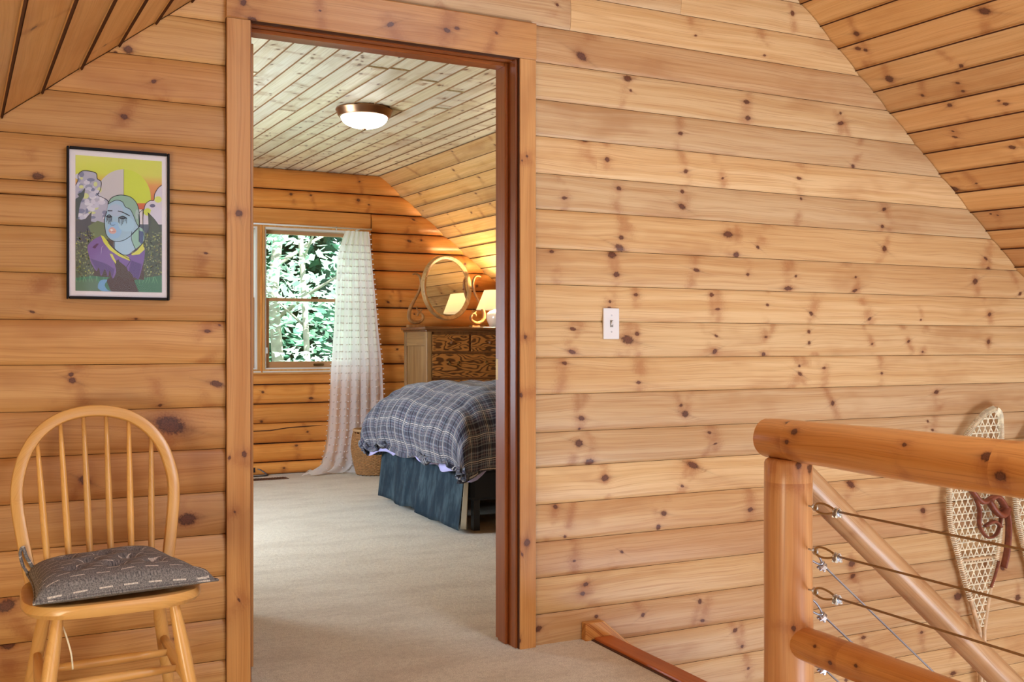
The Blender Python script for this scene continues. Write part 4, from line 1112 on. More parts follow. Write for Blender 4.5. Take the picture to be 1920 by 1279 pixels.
tufts = [(-.5, .45), (0, .45), (.5, .45), (-.5, -.4), (0, -.4), (.5, -.4), (-.25, .02), (.25, .02)]
def cush(u, v, top):
    x, y = u*2-1, v*2-1
    hw_ = .187+.02*(-y) ; hd = .178
    pin = 1-.05*(1-abs(x)**2)*(abs(y)**2)-.0
    pinx = 1-.05*(1-abs(y)**2)*(abs(x)**2)
    X = x*hw_*pinx; Y = y*hd*pin
    if x > .75 and y < -.75: X += .022*(x-.75)*4; 
    e = (1-abs(x)**4.5)*(1-abs(y)**4.5); h = max(e, 0)**.42
    z = .040*h
    if top:
        z = .018+.056*h
        for tx, ty in tufts: z -= .026*math.exp(-((x-tx)**2+(y-ty)**2)/.014)*h
        z += .004*noise.noise(Vector((x*3, y*3, 2)))*h
        z += .020*max(0, y-.4)*(x+.3)*h
    else: z = .018-.016*h
    return (X, Y, z)
m = MB(); m.grid(lambda u, v: cush(u, v, True), 40, 32, True); m.grid(lambda u, v: cush(1-u, v, False), 40, 32, True)
m.build('pad', CUSH, cu, smooth=True)
m = MB(); bd = [cush(i/20, 0, True) for i in range(20)]+[cush(1, i/20, True) for i in range(20)]+[cush(1-i/20, 1, True) for i in range(20)]+[cush(0, 1-i/20, True) for i in range(20)]
m.tube([(a, b, .018) for a, b, c in bd], .0035, 6, closed=True); m.build('piping', CUSH, cu, smooth=True)
m = MB(); m.tube(catmull([(-.165, .165, .02), (-.175, .185, .04), (-.18, .195, .07), (-.172, .20, .085), (-.165, .195, .06), (-.150, .19, .03)], 4), .005, 6, flat=.35)
m.tube(catmull([(-.150, .185, .03), (-.135, .195, .028), (-.115, .20, .03)], 3), .005, 6, flat=.35)
m.build('tie', CUSH, cu, smooth=True)
m = MB(); m.tube(catmull([(.150, .165, .02), (.165, .20, .0), (.160, .205, -.05), (.150, .20, -.10), (.153, .20, -.125)], 4), .008, 6, flat=.3, upv=(0, 1, 0)); m.build('tie', CUSH, cu, smooth=True)
m = MB(); m.tube(catmull([(-.142, -.115, -.035), (-.125, -.11, -.08), (-.112, -.11, -.13), (-.108, -.11, -.17)], 4), .0022, 6); o = m.build('loose_string', RAWHIDE, cu, smooth=True); tag(o, 'tan string hanging below the seat')

# ------------------------------------------------------------------ bedroom: ceiling lamp
lc = on_floor(683, 205, ZC)
cl = empty('ceiling_lamp', (lc.x, lc.y, ZC-.001)); tag(cl, 'lit flush ceiling lamp with bronze ring and frosted glass dome in the bedroom', 'ceiling light')
m = MB(); m.lathe([(.03, .0), (.178, .0), (.180, -.008), (.172, -.02), (.168, -.036), (.158, -.05), (.150, -.052), (.146, -.040), (.03, -.038)], n=48); m.build('ring', BRONZE, cl, smooth='auto')
m = MB(); m.lathe([(.146, -.050)]+[(.146*math.cos(a*PI/2/10), -.052-.068*math.sin(a*PI/2/10)) for a in range(1, 10)]+[(.004, -.120)], n=40); m.build('glass_dome', emis('lit_dome', (1, .96, .90), 9.0), cl, smooth=True)
m = MB(); m.lathe([(.002, -.119), (.011, -.121), (.013, -.126), (.007, -.132), (.001, -.135)], n=16); m.build('finial', BRONZE, cl, smooth=True)

# ------------------------------------------------------------------ bedroom: dresser, mirror, lamp
DX_0, DX_1, DY0, DY1, DZT = 3.075, 3.86, 7.80-D, 8.34-D, 1.243
ds = empty('dresser', ((DX_0+DX_1)/2, (DY0+DY1)/2, 0)); tag(ds, 'tall oak chest of drawers against the log wall beyond the bed', 'dresser')
DO = -ds.location
def dd(mb, nm, m_, par=None, **k):
    o = mb.build(nm, m_, par or ds, **k)
    if par is None: o.location = DO
    return o
m = MB()
m.box((DX_0+.03, DY0+.02, .06), (DX_1-.03, DY1, DZT-.03)); dd(m, 'body', OAKD)
for x in (DX_0, DX_1-.045):
    for y in (DY0, DY1-.05):
        m = MB().box((x, y, 0), (x+.045, y+.05, DZT-.028)); dd(m, 'corner_post', OAKP, bevel=.003)
for x0, x1 in ((DX_0+.006, DX_0+.031), (DX_1-.031, DX_1-.006)):
    for a, b in ((.10, .16), (DZT-.16, DZT-.03)):
        m = MB().box((x0, DY0+.05, a), (x1, DY1-.05, b)); dd(m, 'side_rail', OAKP, axis='y', bevel=.002)
    m = MB().box((x0+.01, DY0+.05, .16), (x1-.01, DY1-.05, DZT-.16)); dd(m, 'side_panel', OAKP)
m = MB(); m.box((DX_0-.028, DY0-.03, DZT-.026), (DX_1+.028, DY1+.005, DZT)); dd(m, 'top', OAKD, axis='x', bevel=.008, seg=2)
m = MB(); m.box((DX_0-.012, DY0-.014, DZT-.042), (DX_1+.012, DY1, DZT-.026)); dd(m, 'moulding', OAKD, axis='x', bevel=.005)
z = DZT-.055; mid = (DX_0+DX_1)/2
for h in (.150, .205, .215, .225, .235):
    spans = [(DX_0+.05, mid-.010), (mid+.010, DX_1-.05)] if h == .150 else [(DX_0+.05, DX_1-.05)]
    for a, b in spans:
        m = MB().box((a, DY0-.002, z-h), (b, DY0+.03, z-.008)); dw = dd(m, 'drawer', OAK, axis='x', bevel=.006, seg=2)
        hx = [a+(b-a)*.28, a+(b-a)*.78] if b-a > .5 else [(a+b)/2]
        if b-a < .5:
            for q in hx: 
                m = MB(); m.lathe([(.008, 0), (.008, .014), (.017, .02), (.017, .028), (.002, .033)], c=(0, 0, 0), n=18); k_ = m.build('knob', OAKD, dw, smooth=True); k_.location = (q, DY0-.002, z-h/2); k_.rotation_euler = (PI/2, 0, 0)
        else:
            for q in hx:
                zc = z-h*.38
                m = MB(); m.tube(catmull([(q-.045, DY0-.004, zc), (q-.043, DY0-.018, zc-.010), (q-.025, DY0-.024, zc-.030), (q, DY0-.026, zc-.034), (q+.025, DY0-.024, zc-.030), (q+.043, DY0-.018, zc-.010), (q+.045, DY0-.004, zc)], 3), .0042, 8)
                for s_ in (-1, 1): m.tube([(q+s_*.045, DY0-.001, zc), (q+s_*.045, DY0-.010, zc)], .010, 10)
                m.build('handle', BRASS, dw, smooth=True)
    m = MB().box((DX_0+.045, DY0+.004, z-h-.012), (DX_1-.045, DY0+.03, z-h)); dd(m, 'drawer_rail', OAKD, axis='x')
    z -= h+.012
m = MB().box((DX_0+.045, DY0+.004, z-.03), (DX_1-.045, DY0+.03, z)); dd(m, 'drawer_rail', OAKD, axis='x')

MY = 8.14-D
mcx, mcz = on_wall(838.5, 539.5, MY).x, on_wall(838.5, 539.5, MY).z
mt = (MY+D)/(F*CT-(838.5-960)*ST)
mrx = (on_wall(884, 540, MY).x-on_wall(793, 540, MY).x)/2; mrz = 61.5*mt
mi = empty('dresser_mirror', (mcx, MY, DZT)); tag(mi, 'oval swivel mirror with carved scroll supports standing on the dresser', 'mirror')
MO = Vector((-mcx, -MY, -DZT))
TILT = .03; YAW = math.radians(14)
def el(k, y=0, n=48, rx=mrx, rz=mrz):
    out = []
    for i in range(n):
        dx, dz = (rx/.86-k)*math.cos(2*PI*i/n), (rz-k)*math.sin(2*PI*i/n); yy = y+TILT*dz
        out.append(Vector((mcx+dx*math.cos(YAW)-yy*math.sin(YAW), MY+dx*math.sin(YAW)+yy*math.cos(YAW), mcz+dz)))
    return out
m = MB()
loops = [el(0, .02), el(0, -.004), el(.010, -.018), el(.026, -.014), el(.038, -.004), el(.040, .008)]
nn = 48
for lp in loops: m.v += [tuple(p) for p in lp]
for j in range(len(loops)-1):
    for i in range(nn): m.f.append((j*nn+i, (j+1)*nn+i, (j+1)*nn+(i+1) % nn, j*nn+(i+1) % nn))
o = m.build('frame', wood('mirror_oak', srgb(196, 156, 102), srgb(176, 132, 78), srgb(120, 80, 42), grain=1.4), mi, smooth='auto'); o.location = MO
m = MB(); e1 = el(.036, .004); m.v = [tuple(p) for p in e1]; m.f = [tuple(range(nn))]
t = NT('mirror_silver'); t.bsdf((.92, .90, .84), .015, None, 1)
o = m.build('mirror_glass', t.m, mi); o.location = MO
m = MB(); e1 = el(.004, .02); m.v = [tuple(p) for p in e1]; m.f = [tuple(range(nn-1, -1, -1))]
o = m.build('backing', OAKD, mi); o.location = MO
SCR = wood('carved_oak', srgb(170, 120, 70), srgb(146, 98, 54), srgb(96, 60, 30), grain=1.2)
def W2(px, py, y=0): v = on_wall(px, py, MY+y); return Vector((v.x, v.y, v.z))
lsc = [(774, 515), (780, 513), (787, 519), (789, 532), (785, 548), (777, 563), (770, 576), (767, 588), (768, 598), (775, 604), (785, 604), (792, 599), (793, 592), (789, 587), (784, 588), (783, 592)]
lr = [.009, .012, .013, .014, .015, .018, .021, .023, .024, .023, .021, .018, .015, .013, .012, .011]
def scroll(mir):
    m = MB()
    pts = [W2(*p) for p in lsc]
    if mir: pts = [Vector((2*mcx-p.x, p.y, p.z)) for p in pts]
    pc = catmull([tuple(p) for p in pts], 4); rr = []
    for i in range(len(pc)):
        q = i/4; a = int(q); b = min(a+1, len(lr)-1); rr.append(lr[a]+(lr[b]-lr[a])*(q-a))
    m.tube(pc, rr, 10, flat=.7)
    c2 = [(781, 575), (783, 582), (788, 584), (791, 580)]
    p2 = [W2(*p) for p in c2]
    if mir: p2 = [Vector((2*mcx-p.x, p.y, p.z)) for p in p2]
    m.tube(catmull([tuple(p) for p in p2], 4), .007, 8)
    cx_ = (W2(779, 604).x) if not mir else 2*mcx-W2(779, 604).x
    m.box((cx_-.07, MY-.035, DZT), (cx_+.07, MY+.035, DZT+.02))
    # pivot arm to the oval
    ex = mcx-mrx if not mir else mcx+mrx
    sx_ = W2(787, 540).x if not mir else 2*mcx-W2(787, 540).x
    m.tube([(sx_, MY, mcz), (ex+(.01 if not mir else -.01), MY, mcz)], .006, 8)
    o = m.build('scroll_support', SCR, mi, smooth='auto'); o.location = MO
scroll(False); scroll(True)

tl_x, tl_y = on_wall(931, 600, 7.99-D).x, 7.99-D
tl = empty('table_lamp', (tl_x, tl_y, DZT)); tag(tl, 'lit white ceramic table lamp with cream shade on the dresser', 'lamp')
m = MB(); m.lathe([(.05, 0), (.062, .004), (.066, .02), (.085, .06), (.092, .095), (.085, .125), (.055, .145), (.025, .155), (.018, .165), (.018, .18)], n=32)
m.build('base', plain('white_ceramic', srgb(236, 226, 204), .2, Coat_Weight=.5), tl, smooth=True)
def shade_mat():
    t = NT('lit_shade'); e = t.n('ShaderNodeEmission'); e.inputs[0].default_value = (1, .80, .48, 1); e.inputs[1].default_value = .55
    d = t.n('ShaderNodeBsdfTranslucent'); d.inputs[0].default_value = (.55, .45, .30, 1); a = t.n('ShaderNodeAddShader')
    t.t.links.new(e.outputs[0], a.inputs[0]); t.t.links.new(d.outputs[0], a.inputs[1]); t.t.links.new(a.outputs[0], t.out.inputs[0]); return t.m
SH0, SH1 = .155, .325
m = MB(); m.lathe([(.178, SH0), (.108, SH1), (.106, SH1), (.176, SH0), (.178, SH0)], n=40, cap=False); m.build('lamp_shade', shade_mat(), tl, smooth='auto')
m = MB(); m.tube([(0, 0, .17), (0, 0, .24)], .012, 10); m.build('socket', BRASS, tl, smooth=True)
m = MB(); m.lathe([(.006, .235), (.02, .25), (.03, .275), (.022, .30), (.004, .31)], n=16); m.build('bulb', emis('warm_bulb', (1, .78, .46), 1300), tl, smooth=True)

# ------------------------------------------------------------------ bed
BX0, BX1, BY0, BY1 = 2.36, 4.35, 5.36-D, 6.80-D
bed = empty('bed', ((BX0+BX1)/2, (BY0+BY1)/2, 0)); tag(bed, 'queen bed with denim bed skirt in the bedroom', 'bed')
BO = -bed.location
m = MB().box((BX0+.05, BY0+.04, .18), (BX1, BY1-.02, .36)); o = m.build('box_spring', plain('dark_ticking', (.02, .02, .024), .9), bed, bevel=.02); o.location = BO
m = MB().box((BX0+.02, BY0, .36), (BX1, BY1, .60)); o = m.build('mattress', LINEN, bed, bevel=.04, seg=3); o.location = BO
for x in (BX0+.1, BX1-.1):
    for y in (BY0+.1, BY1-.1):
        m = MB().box((x-.02, y-.02, 0), (x+.02, y+.02, .18)); o = m.build('leg', BLACK, bed); o.location = BO
def denim():
    t = NT('denim'); tc = t.n('ShaderNodeTexCoord').outputs['Object']; x, y, z = t.xyz(tc)
    a = t.noise(t.vec(t.m_('MULTIPLY', x, 9), t.m_('MULTIPLY', y, 9), t.m_('MULTIPLY', z, 3)), 1, 4, .7); b = t.noise(tc, 420, 2)
    c = t.mix(t.ramp(a, .4, .75), srgb(36, 48, 56), srgb(76, 92, 98)); c = t.mix(t.m_('MULTIPLY', b, .35), c, srgb(30, 44, 60))
    return t.bsdf(c, .9, t.bump(b, .3, .001), spec=.15)
DEN = denim()
def skirt(p0, p1, z0, z1, nf, amp, flare, ph=0, cut=0):
    p0, p1 = Vector(p0), Vector(p1); d = p1-p0; L = d.length; d.normalize(); nrm = Vector((d.y, -d.x, 0))
    m = MB()
    def fn(u, v):
        a = amp*(.25+.75*v)*(math.sin(u*nf*2*PI+ph)+.4*math.sin(u*nf*4.3*PI+1))
        s_ = u*L*(1+.0*v); zz = z1+(z0-z1)*v+.008*math.sin(u*9+ph)*v+cut*u*v
        p = p0+d*s_+nrm*(a+flare*v)
        return (p.x, p.y, zz)
    m.grid(fn, 48, 12)
    o = m.build('bed_skirt', DEN, bed, smooth=True); o.location = BO
    s_ = o.modifiers.new('s', 'SOLIDIFY'); s_.thickness = .004
    m = MB(); hem = [fn(i/48, .93) for i in range(49)]; m.tube([Vector(q)+nrm*.002 for q in hem], .0012, 4)
    h = m.build('hem_stitch', plain('stitch', srgb(150, 150, 150), .8), o)
    return o
ymid = 6.02-D
skirt((BX0-.005, BY1+.0, 0), (BX0-.005, ymid+.012, 0), .035, .40, 2.2, .010, .035)
skirt((BX0-.01, ymid-.008, 0), (BX0+.0, BY0+.02, 0), .03, .40, 1.3, .010, .05, 2)
skirt((BX0+.22, BY0-.0, 0), (BX1, BY0-.0, 0), .03, .40, 7, .012, .03, 1)
skirt((BX1, BY1, 0), (BX0, BY1, 0), .03, .40, 6, .012, .02, 1)
# folded flap where the skirt corner opens
m = MB()
m.grid(lambda u, v: (BX0+.0+.025*u-.03*v, BY0+.02-.03*u*v, .40-.37*v), 8, 8); o = m.build('skirt_flap', plain('skirt_lining', srgb(150, 136, 112), .9), bed, smooth=True); o.location = BO
o.modifiers.new('s', 'SOLIDIFY').thickness = .004
# lavender sheet peeking out
sh = MB()
def shf(u, v):
    y = BY1+.04-(BY1-BY0+.06)*u
    return (BX0-.03-.02*math.sin(u*23)*v-.03*v-.05*max(0, .12-u)*6*v, y, .47-(.105+.008*math.sin(u*31)+.012*math.sin(u*9)+.06*max(0, .1-u)*9)*v)
sh.grid(shf, 60, 6); sh.grid(lambda u, v: (BX0-.03+u*1.9, BY0-.03-.02*math.sin(u*40)*v-.02*v, .47-(.08+.012*math.sin(u*50)+.08*math.exp(-(u/.06)**2))*v), 60, 6)
o = sh.build('sheet', LAV, bed, smooth=True); o.location = BO; o.modifiers.new('s', 'SOLIDIFY').thickness = .006

def plaid():
    t = NT('plaid_flannel'); u = t.n('ShaderNodeTexCoord').outputs['UV']; x, y, _ = t.xyz(u)
    def band(c, per, ph, w_): 
        per = per*.66
        f = t.m_('FRACT', t.m_('ADD', t.m_('MULTIPLY', c, 1/per), ph)); return t.m_('LESS_THAN', t.m_('ABSOLUTE', t.m_('SUBTRACT', f, .5)), w_)
    base = srgb(66, 66, 84); col = base
    tc = t.n('ShaderNodeTexCoord').outputs['Object']
    col = t.mix(.5, base, srgb(60, 56, 72))
    for c in (x, y):
        col = t.mix(t.m_('MULTIPLY', band(c, .105, 0, .22), .5), col, srgb(30, 32, 48))
        col = t.mix(t.m_('MULTIPLY', band(c, .0525, .2, .10), .34), col, srgb(150, 160, 170))
        col = t.mix(t.m_('MULTIPLY', band(c, .21, .25, .018), .75), col, srgb(214, 204, 196))
        col = t.mix(t.m_('MULTIPLY', band(c, .21, .33, .014), .6), col, srgb(200, 196, 196))
        col = t.mix(t.m_('MULTIPLY', band(c, .105, .6, .03), .35), col, srgb(170, 150, 150))
    n_ = t.noise(t.vec(t.m_('MULTIPLY', x, 8), t.m_('MULTIPLY', y, 70), 0), 1, 3)
    return t.bsdf(col, .95, t.bump(t.m_('ADD', t.m_('MULTIPLY', n_, 4), t.noise(tc, 500, 2)), .35, .004), spec=.1, Sheen_Weight=.25)
PLA = plaid()
dv = empty('duvet', ((BX0+BX1)/2, (BY0+BY1)/2, .60)); tag(dv, 'puffy grey and navy plaid duvet spread over the bed', 'duvet')
cxm, cym = (BX0+BX1)/2, (BY0+BY1)/2-.03
HX, HY, RR = (BX1-BX0)/2+.13, (BY1-BY0)/2+.15, .34
def bend(p, half, r, tot):
    """arc-length p from centre -> (position, drop)"""
    s = 1 if p >= 0 else -1; p = abs(p); a = half-r
    if p <= a: return s*p, 0
    q = (p-a)/r
    if q < PI/2: return s*(a+r*math.sin(q)), r*(1-math.cos(q))
    return s*(half-.03*(q-PI/2)*r), r+(p-a-r*PI/2)
LX = HX-RR+RR*PI/2+.155; LY = HY-RR+RR*PI/2+.155
TOPZ = .80
def duv(u, v):
    a = (u*2-1)*LX; b = (v*2-1)*LY
    x, dx_ = bend(a, HX, RR, LX); y, dy_ = bend(b, HY, RR, LY)
    drop = (dx_**2.2+dy_**2.2)**(1/2.2)
    lim = .43+.02*math.sin(a*9)+.018*math.sin(b*11)
    drop = min(drop, lim)+max(0, drop-lim)*.12
    edge = min(1, drop/.3)
    n1 = noise.noise(Vector((a*2.2, b*2.2, 1)))*.030+noise.noise(Vector((a*7, b*4, 4)))*.014+noise.noise(Vector((a*16, b*9, 7)))*.007
    crown = .045*math.cos(min(1, abs(b)/LY)*PI/2)
    # long cushion-like baffles
    baf = -.012*math.exp(-((math.sin(b*PI/.30))/.35)**2)-.010*math.exp(-((math.sin(a*PI/.34))/.35)**2)
    f = noise.noise(Vector((a*4, b*4, 9)))*.03*edge
    if drop > .30:  # tucked-under roll at the hem
        x -= (x/abs(x) if x else 0)*max(0, drop-.36)*.25*(1 if dx_ > dy_ else .3); y -= (y/abs(y) if y else 0)*max(0, drop-.36)*.25*(1 if dy_ > dx_ else .3)
    sx_ = 1 if x > 0 else -1; sy_ = 1 if y > 0 else -1
    ex = n1+baf
    return (cxm+x+sx_*(f+ex*.6)*(dx_ > .02), cym+y+sy_*(f+ex*.6)*(dy_ > .02), TOPZ+crown-drop+ex*(1-edge*.4))
m = MB(); NU, NV = 150, 120
m.grid(duv, NU, NV, True)
m.uv = [((a*2-1)*LX, (b*2-1)*LY) for a, b in m.uv]
o = m.build('cover', PLA, dv, smooth=True); o.location = -dv.location
s_ = o.modifiers.new('s', 'SOLIDIFY'); s_.thickness = .03; s_.offset = -1

# ------------------------------------------------------------------ curtain on its rod
CYc = 8.40-D
rod = empty('curtain_rod', (1.9, CYc, 2.09)); tag(rod, 'thin white curtain rod above the bedroom window', 'curtain rod')
m = MB(); m.tube([(-.9, 0, 0), (.90, 0, 0)], .007, 10); m.build('rod', WHITE, rod, smooth=True)
for x in (-.86, .80):
    m = MB(); m.tube([(x, 0, 0), (x, .10, 0), (x, .128, .0)], .006, 8); m.build('bracket', WHITE, rod, smooth=True)
m = MB(); ring = [(.585, .016*math.cos(q*PI/8), -.006+.016*math.sin(q*PI/8)) for q in range(16)]; m.tube(ring, .003, 6, closed=True); m.build('grommet', STEEL, rod, smooth=True)
def edge_tab(tab, y):
    for (y0, x0), (y1, x1) in zip(tab, tab[1:]):
        if y <= y1: return x0+(x1-x0)*(y-y0)/(y1-y0)
    return tab[-1][1]
EL = [(433, 648), (455, 640), (480, 633), (520, 631), (600, 628), (700, 621), (760, 618), (820, 613), (850, 607), (870, 597), (886, 556)]
ER = [(433, 692), (455, 694), (500, 698), (560, 704), (620, 709), (690, 716), (740, 718), (800, 720), (850, 716), (886, 712)]
def curt(u, v):
    py = 433+(886-433)*v
    xa = on_wall(edge_tab(EL, py), py, CYc).x; xb = on_wall(edge_tab(ER, py), py, CYc).x
    p = on_wall(660, py, CYc)
    fo = .011+.008*v
    y = CYc+fo*math.sin(u*11*PI+.7*math.sin(v*3))+.006*math.sin(u*31+v*5)
    z = max(.012, p.z)
    if v > .93: y -= (v-.93)*2.2*(1-u*.8); z = max(.012, z+.02*math.sin(u*25))
    return (xa+(xb-xa)*u, y-.0*v, z)
ct = empty('curtain', (2.6, CYc, 0)); tag(ct, 'sheer white curtain with tufted dots puddling on the carpet beside the window', 'curtain')
m = MB(); m.grid(curt, 90, 70); o = m.build('panel', CURT, ct, smooth=True); o.location = -ct.location
m = MB()
def blob(m, c, r):
    x, y, z = c; n = len(m.v); m.v += [(x-r, y, z), (x+r, y, z), (x, y-r*1.2, z), (x, y, z-r*.7), (x, y, z+r*.7), (x, y+r, z)]
    m.f += [(n+a, n+b, n+c_) for a, b, c_ in ((0, 3, 2), (3, 1, 2), (1, 4, 2), (4, 0, 2), (3, 0, 5), (1, 3, 5), (4, 1, 5), (0, 4, 5))]
for j in range(2, 34):
    for i in range(1, 15):
        q = curt((i+random.uniform(-.1, .1))/15, j/34); blob(m, (q[0], q[1]-.008, q[2]), .0105)
for j in range(48):
    q = curt(1, (j+.5)/48); blob(m, (q[0]+.010, q[1], q[2]), .010)
    q = curt(0, (j+.5)/48); blob(m, (q[0]-.006, q[1], q[2]), .007)
o = m.build('tufts', cloth_trans('tuft_white', srgb(240, 232, 228), .2), ct); o.location = -ct.location; tag(o, kind='stuff')
# puddled hem
m = MB()
def pud(u, v):
    a = on_floor(562, 884).x; b = on_floor(712, 888).x
    x = a+(b-a)*u; w_ = .06+.04*math.sin(u*9+1)
    return (x, CYc-.02-(v-.5)*w_*2, .008+(.055+.03*noise.noise(Vector((u*14, v*3, 0))))*math.sin(v*PI)*(.4+.6*math.sin(min(1, u*3)*PI/2)))
m.grid(pud, 60, 12); o = m.build('puddled_hem', CURT, ct, smooth=True); o.location = -ct.location

# ------------------------------------------------------------------ basket
bk = on_floor(700, 889); 
bs = empty('wicker_basket', (bk.x, bk.y, 0)); tag(bs, 'round wicker basket on the carpet between curtain and bed', 'basket')
HBK = .375
def brad(z): q = z/HBK; return .135+.05*math.sin(min(1, q*1.25)*PI/2)-.022*max(0, q-.6)*2.5
m = MB(); NB = 60; rows_ = 30
for j in range(rows_):
    z = .012+j*(HBK-.03)/rows_
    m.tube([Vector(((brad(z)+.005*math.cos(24*2*PI*i/120+PI*(j % 2)))*math.cos(2*PI*i/120), (brad(z)+.005*math.cos(24*2*PI*i/120+PI*(j % 2)))*math.sin(2*PI*i/120), z)) for i in range(120)], .0062, 5, closed=True)
m.build('weave', WICKER, bs, smooth=True)
m = MB()
for i in range(24):
    a = 2*PI*i/24; m.tube([((brad(z))*math.cos(a), (brad(z))*math.sin(a), z) for z in [HBK*q/6 for q in range(7)]], .005, 5)
m.build('stakes', WICKER, bs, smooth=True); tag(bs.children[-1], kind='stuff')
m = MB(); m.tube([(brad(HBK)*math.cos(2*PI*i/40), brad(HBK)*math.sin(2*PI*i/40), HBK) for i in range(40)], .012, 8, closed=True); m.build('rim', plain('pale_rim', srgb(196, 158, 112), .6), bs, smooth=True)
m = MB(); m.lathe([(.001, .004), (.13, .004), (.13, .012), (.001, .012)], n=30); m.build('bottom', WICKER, bs)

# ------------------------------------------------------------------ floor vent and cord
fv = on_floor(500, 899)
ve = empty('floor_vent', (fv.x, fv.y, 0)); tag(ve, 'dark brown floor vent under the bedroom window', 'floor vent')
m = MB().box((-.17, -.055, 0), (.17, .055, .005)); m.build('plate', plain('vent_brown', srgb(92, 58, 44), .5), ve, bevel=.002)
for i in range(14):
    m = MB().box((-.15+i*.022, -.04, .005), (-.138+i*.022, .04, .008)); m.build('louver', plain('vent_slat', srgb(62, 38, 30), .5) if i == 0 else bpy.data.materials['vent_slat'], ve)
m = MB(); c0 = on_floor(474, 893); pts = [(c0.x-.1, c0.y, .01), (c0.x, c0.y+.02, .05), (c0.x+.05, c0.y+.0, .055), (c0.x+.10, c0.y-.03, .02), (c0.x+.11, c0.y-.06, .008), (c0.x+.02, c0.y-.08, .008), (c0.x-.12, c0.y-.08, .008)]
m.tube(catmull(pts, 5), .005, 8); m.box((c0.x-.03, c0.y+.0, .03), (c0.x+.02, c0.y+.04, .07)); o = m.build('power_cord', BLACK, None, smooth='auto'); tag(o, 'black power cord with plug lying by the log wall under the window', 'cord')

# ------------------------------------------------------------------ outside: ground and woodland
gr = MB(); gr.grid(lambda u, v: (-30+80*u, 6+60*v, -2.9+.8*noise.noise(Vector((u*9, v*9, 0)))), 30, 30)
o = gr.build('ground', plain('undergrowth', srgb(70, 92, 56), .95, var=1.5)); tag(o, kind='structure')
def leafm(name, c, tr=.5):
    t = NT(name); oi = t.n('ShaderNodeTexCoord').outputs['Object']; nz = t.noise(oi, 1.3, 2)
    cc = t.mix(t.ramp(nz, .35, .65), c, tuple(x*.55 for x in c))
    d = t.n('ShaderNodeBsdfDiffuse'); tl_ = t.n('ShaderNodeBsdfTranslucent'); t.put(d.inputs[0], cc); t.put(tl_.inputs[0], cc)
    mx = t.n('ShaderNodeMixShader'); mx.inputs[0].default_value = tr
    t.t.links.new(d.outputs[0], mx.inputs[1]); t.t.links.new(tl_.outputs[0], mx.inputs[2]); t.t.links.new(mx.outputs[0], t.out.inputs[0]); return t.m
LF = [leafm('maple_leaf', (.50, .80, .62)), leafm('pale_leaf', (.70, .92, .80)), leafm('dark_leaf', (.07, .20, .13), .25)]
BARK = plain('bark', srgb(150, 144, 132), .9, 0, 20, .6, var=6)
BARKD = plain('dark_bark', srgb(58, 56, 54), .9, 0, 20, .6, var=6)
def crown_mesh(name, n, rx, ry, rz, size, seed, lumps=9):
    rnd = random.Random(seed); m = MB(); cs = []
    for _ in range(lumps):
        a = rnd.uniform(0, 2*PI); q = rnd.uniform(.1, .75); cs.append((math.cos(a)*q*rx, math.sin(a)*q*ry, rnd.uniform(-.8, .8)*rz, rnd.uniform(.22, .42)))
    for i in range(n):
        c = cs[i % lumps]; d = Vector((rnd.gauss(0, 1), rnd.gauss(0, 1), rnd.gauss(0, 1))).normalized()*rnd.uniform(.55, 1)
        p = Vector((c[0]+d.x*c[3]*rx, c[1]+d.y*c[3]*ry, c[2]+d.z*c[3]*rz*.8)); s = size*rnd.uniform(.6, 1.3)
        e1 = Vector((rnd.gauss(0, 1), rnd.gauss(0, 1), rnd.gauss(0, .5))).normalized(); e2 = e1.cross(Vector((rnd.gauss(0, .5), rnd.gauss(0, .5), 1)).normalized()).normalized()
        m.add([p-e1*s, p-e2*s*.55, p+e1*s, p+e2*s*.55], [(0, 1, 2, 3)])
    return m
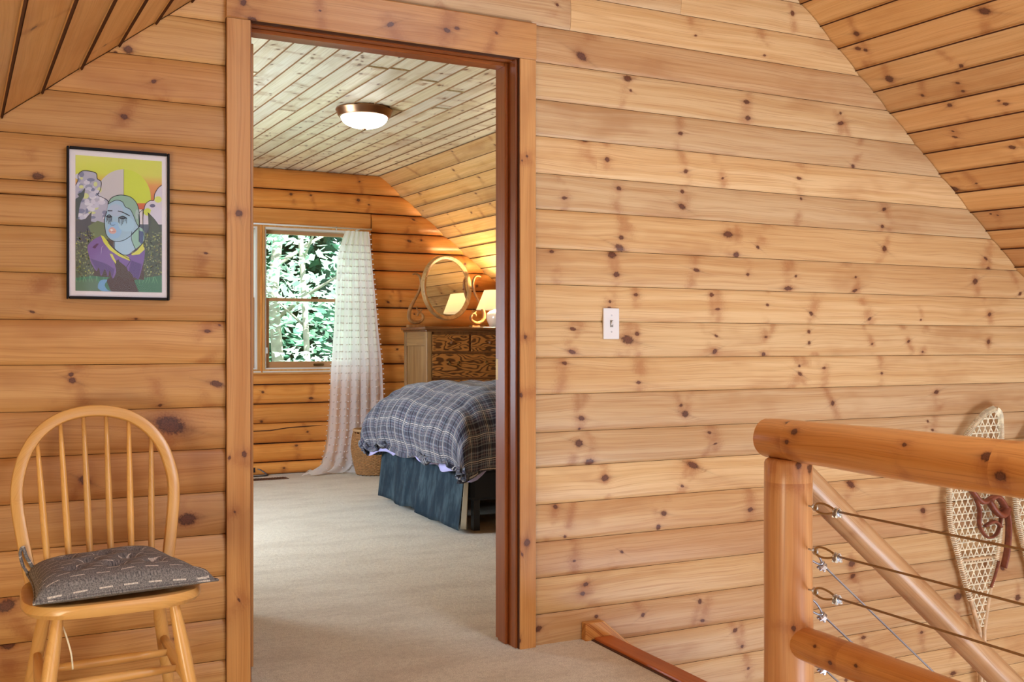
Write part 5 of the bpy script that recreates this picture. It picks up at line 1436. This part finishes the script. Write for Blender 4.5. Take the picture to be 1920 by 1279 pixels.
def tree(x, yd, h, cr, mat, label, bark=BARK, n=2600, rt=.10, size=.10, name='tree', cz=None, lumps=11):
    y = yd-D
    r = empty(name, (x, y, -2.9)); tag(r, label, 'tree' if name == 'tree' else 'shrub', 'woodland trees beyond the window' if name == 'tree' else 'sunlit shrubs beyond the window')
    seed = int(x*100)+int(yd*10)
    if name == 'tree':
        m = MB(); pts = [(0.12*math.sin(q*2+seed), .1*math.cos(q*1.7+seed), h*q/6) for q in range(7)]
        m.tube(pts, [rt*(1.2-.12*q) for q in range(7)], 10)
        for q in range(5):
            a = q*1.3+seed; z0 = h*(.45+.1*q); m.tube([(0, 0, z0), (math.cos(a)*cr*.35, math.sin(a)*cr*.35, z0+.5), (math.cos(a)*cr*.7, math.sin(a)*cr*.7, z0+.9)], [rt*.4, rt*.25, rt*.1], 6)
        m.build('trunk', bark, r, smooth=True)
    m = crown_mesh('foliage', n, cr, cr, h*.34 if name == 'tree' else h*.5, size, seed, lumps)
    o = m.build('foliage', mat, r); o.location = (0, 0, cz if cz is not None else (h*.68 if name == 'tree' else h*.5)); tag(o, kind='stuff')
    return r
tree(3.8, 14.5, 9.5, 1.9, LF[0], 'slender pale-trunked tree nearest the window, in the middle of its view', rt=.05, size=.075, n=1000, cz=6.9, lumps=14)
tree(1.9, 16, 9, 2.3, LF[1], 'broadleaf tree with pale trunk close beyond the window', rt=.09, n=1700, size=.085)
tree(5.7, 16.6, 10, 2.3, LF[0], 'broadleaf tree with pale trunk close beyond the window', rt=.09, n=1700, size=.085)
tree(4.5, 19, 10, 2.4, LF[1], 'broadleaf tree with pale trunk close beyond the window', rt=.12, n=1300)
tree(-1.0, 19, 10, 3, LF[0], 'broadleaf tree with pale trunk close beyond the window', rt=.12)
for x, yd in ((1.2, 22), (4.2, 22.6), (7.0, 22.2), (9.8, 22), (-2, 22.5), (2.8, 26), (5.8, 26), (8.6, 26)):
    tree(x, yd, 12, 2.4, LF[2], 'dark shaded forest tree far beyond the window', bark=BARKD, rt=.16, size=.2, n=3600, cz=4.6)
for x, yd, h in ((1.7, 12.4, 4.1), (4.0, 12.6, 4.0), (6.3, 12.8, 4.1), (-.5, 12.4, 4.0), (2.85, 12.3, 4.15), (5.2, 13.0, 4.1)):
    tree(x, yd, h, 1.1, LF[1], 'sunlit leafy shrub just beyond the window', n=2200, size=.055, name='shrub', lumps=14)
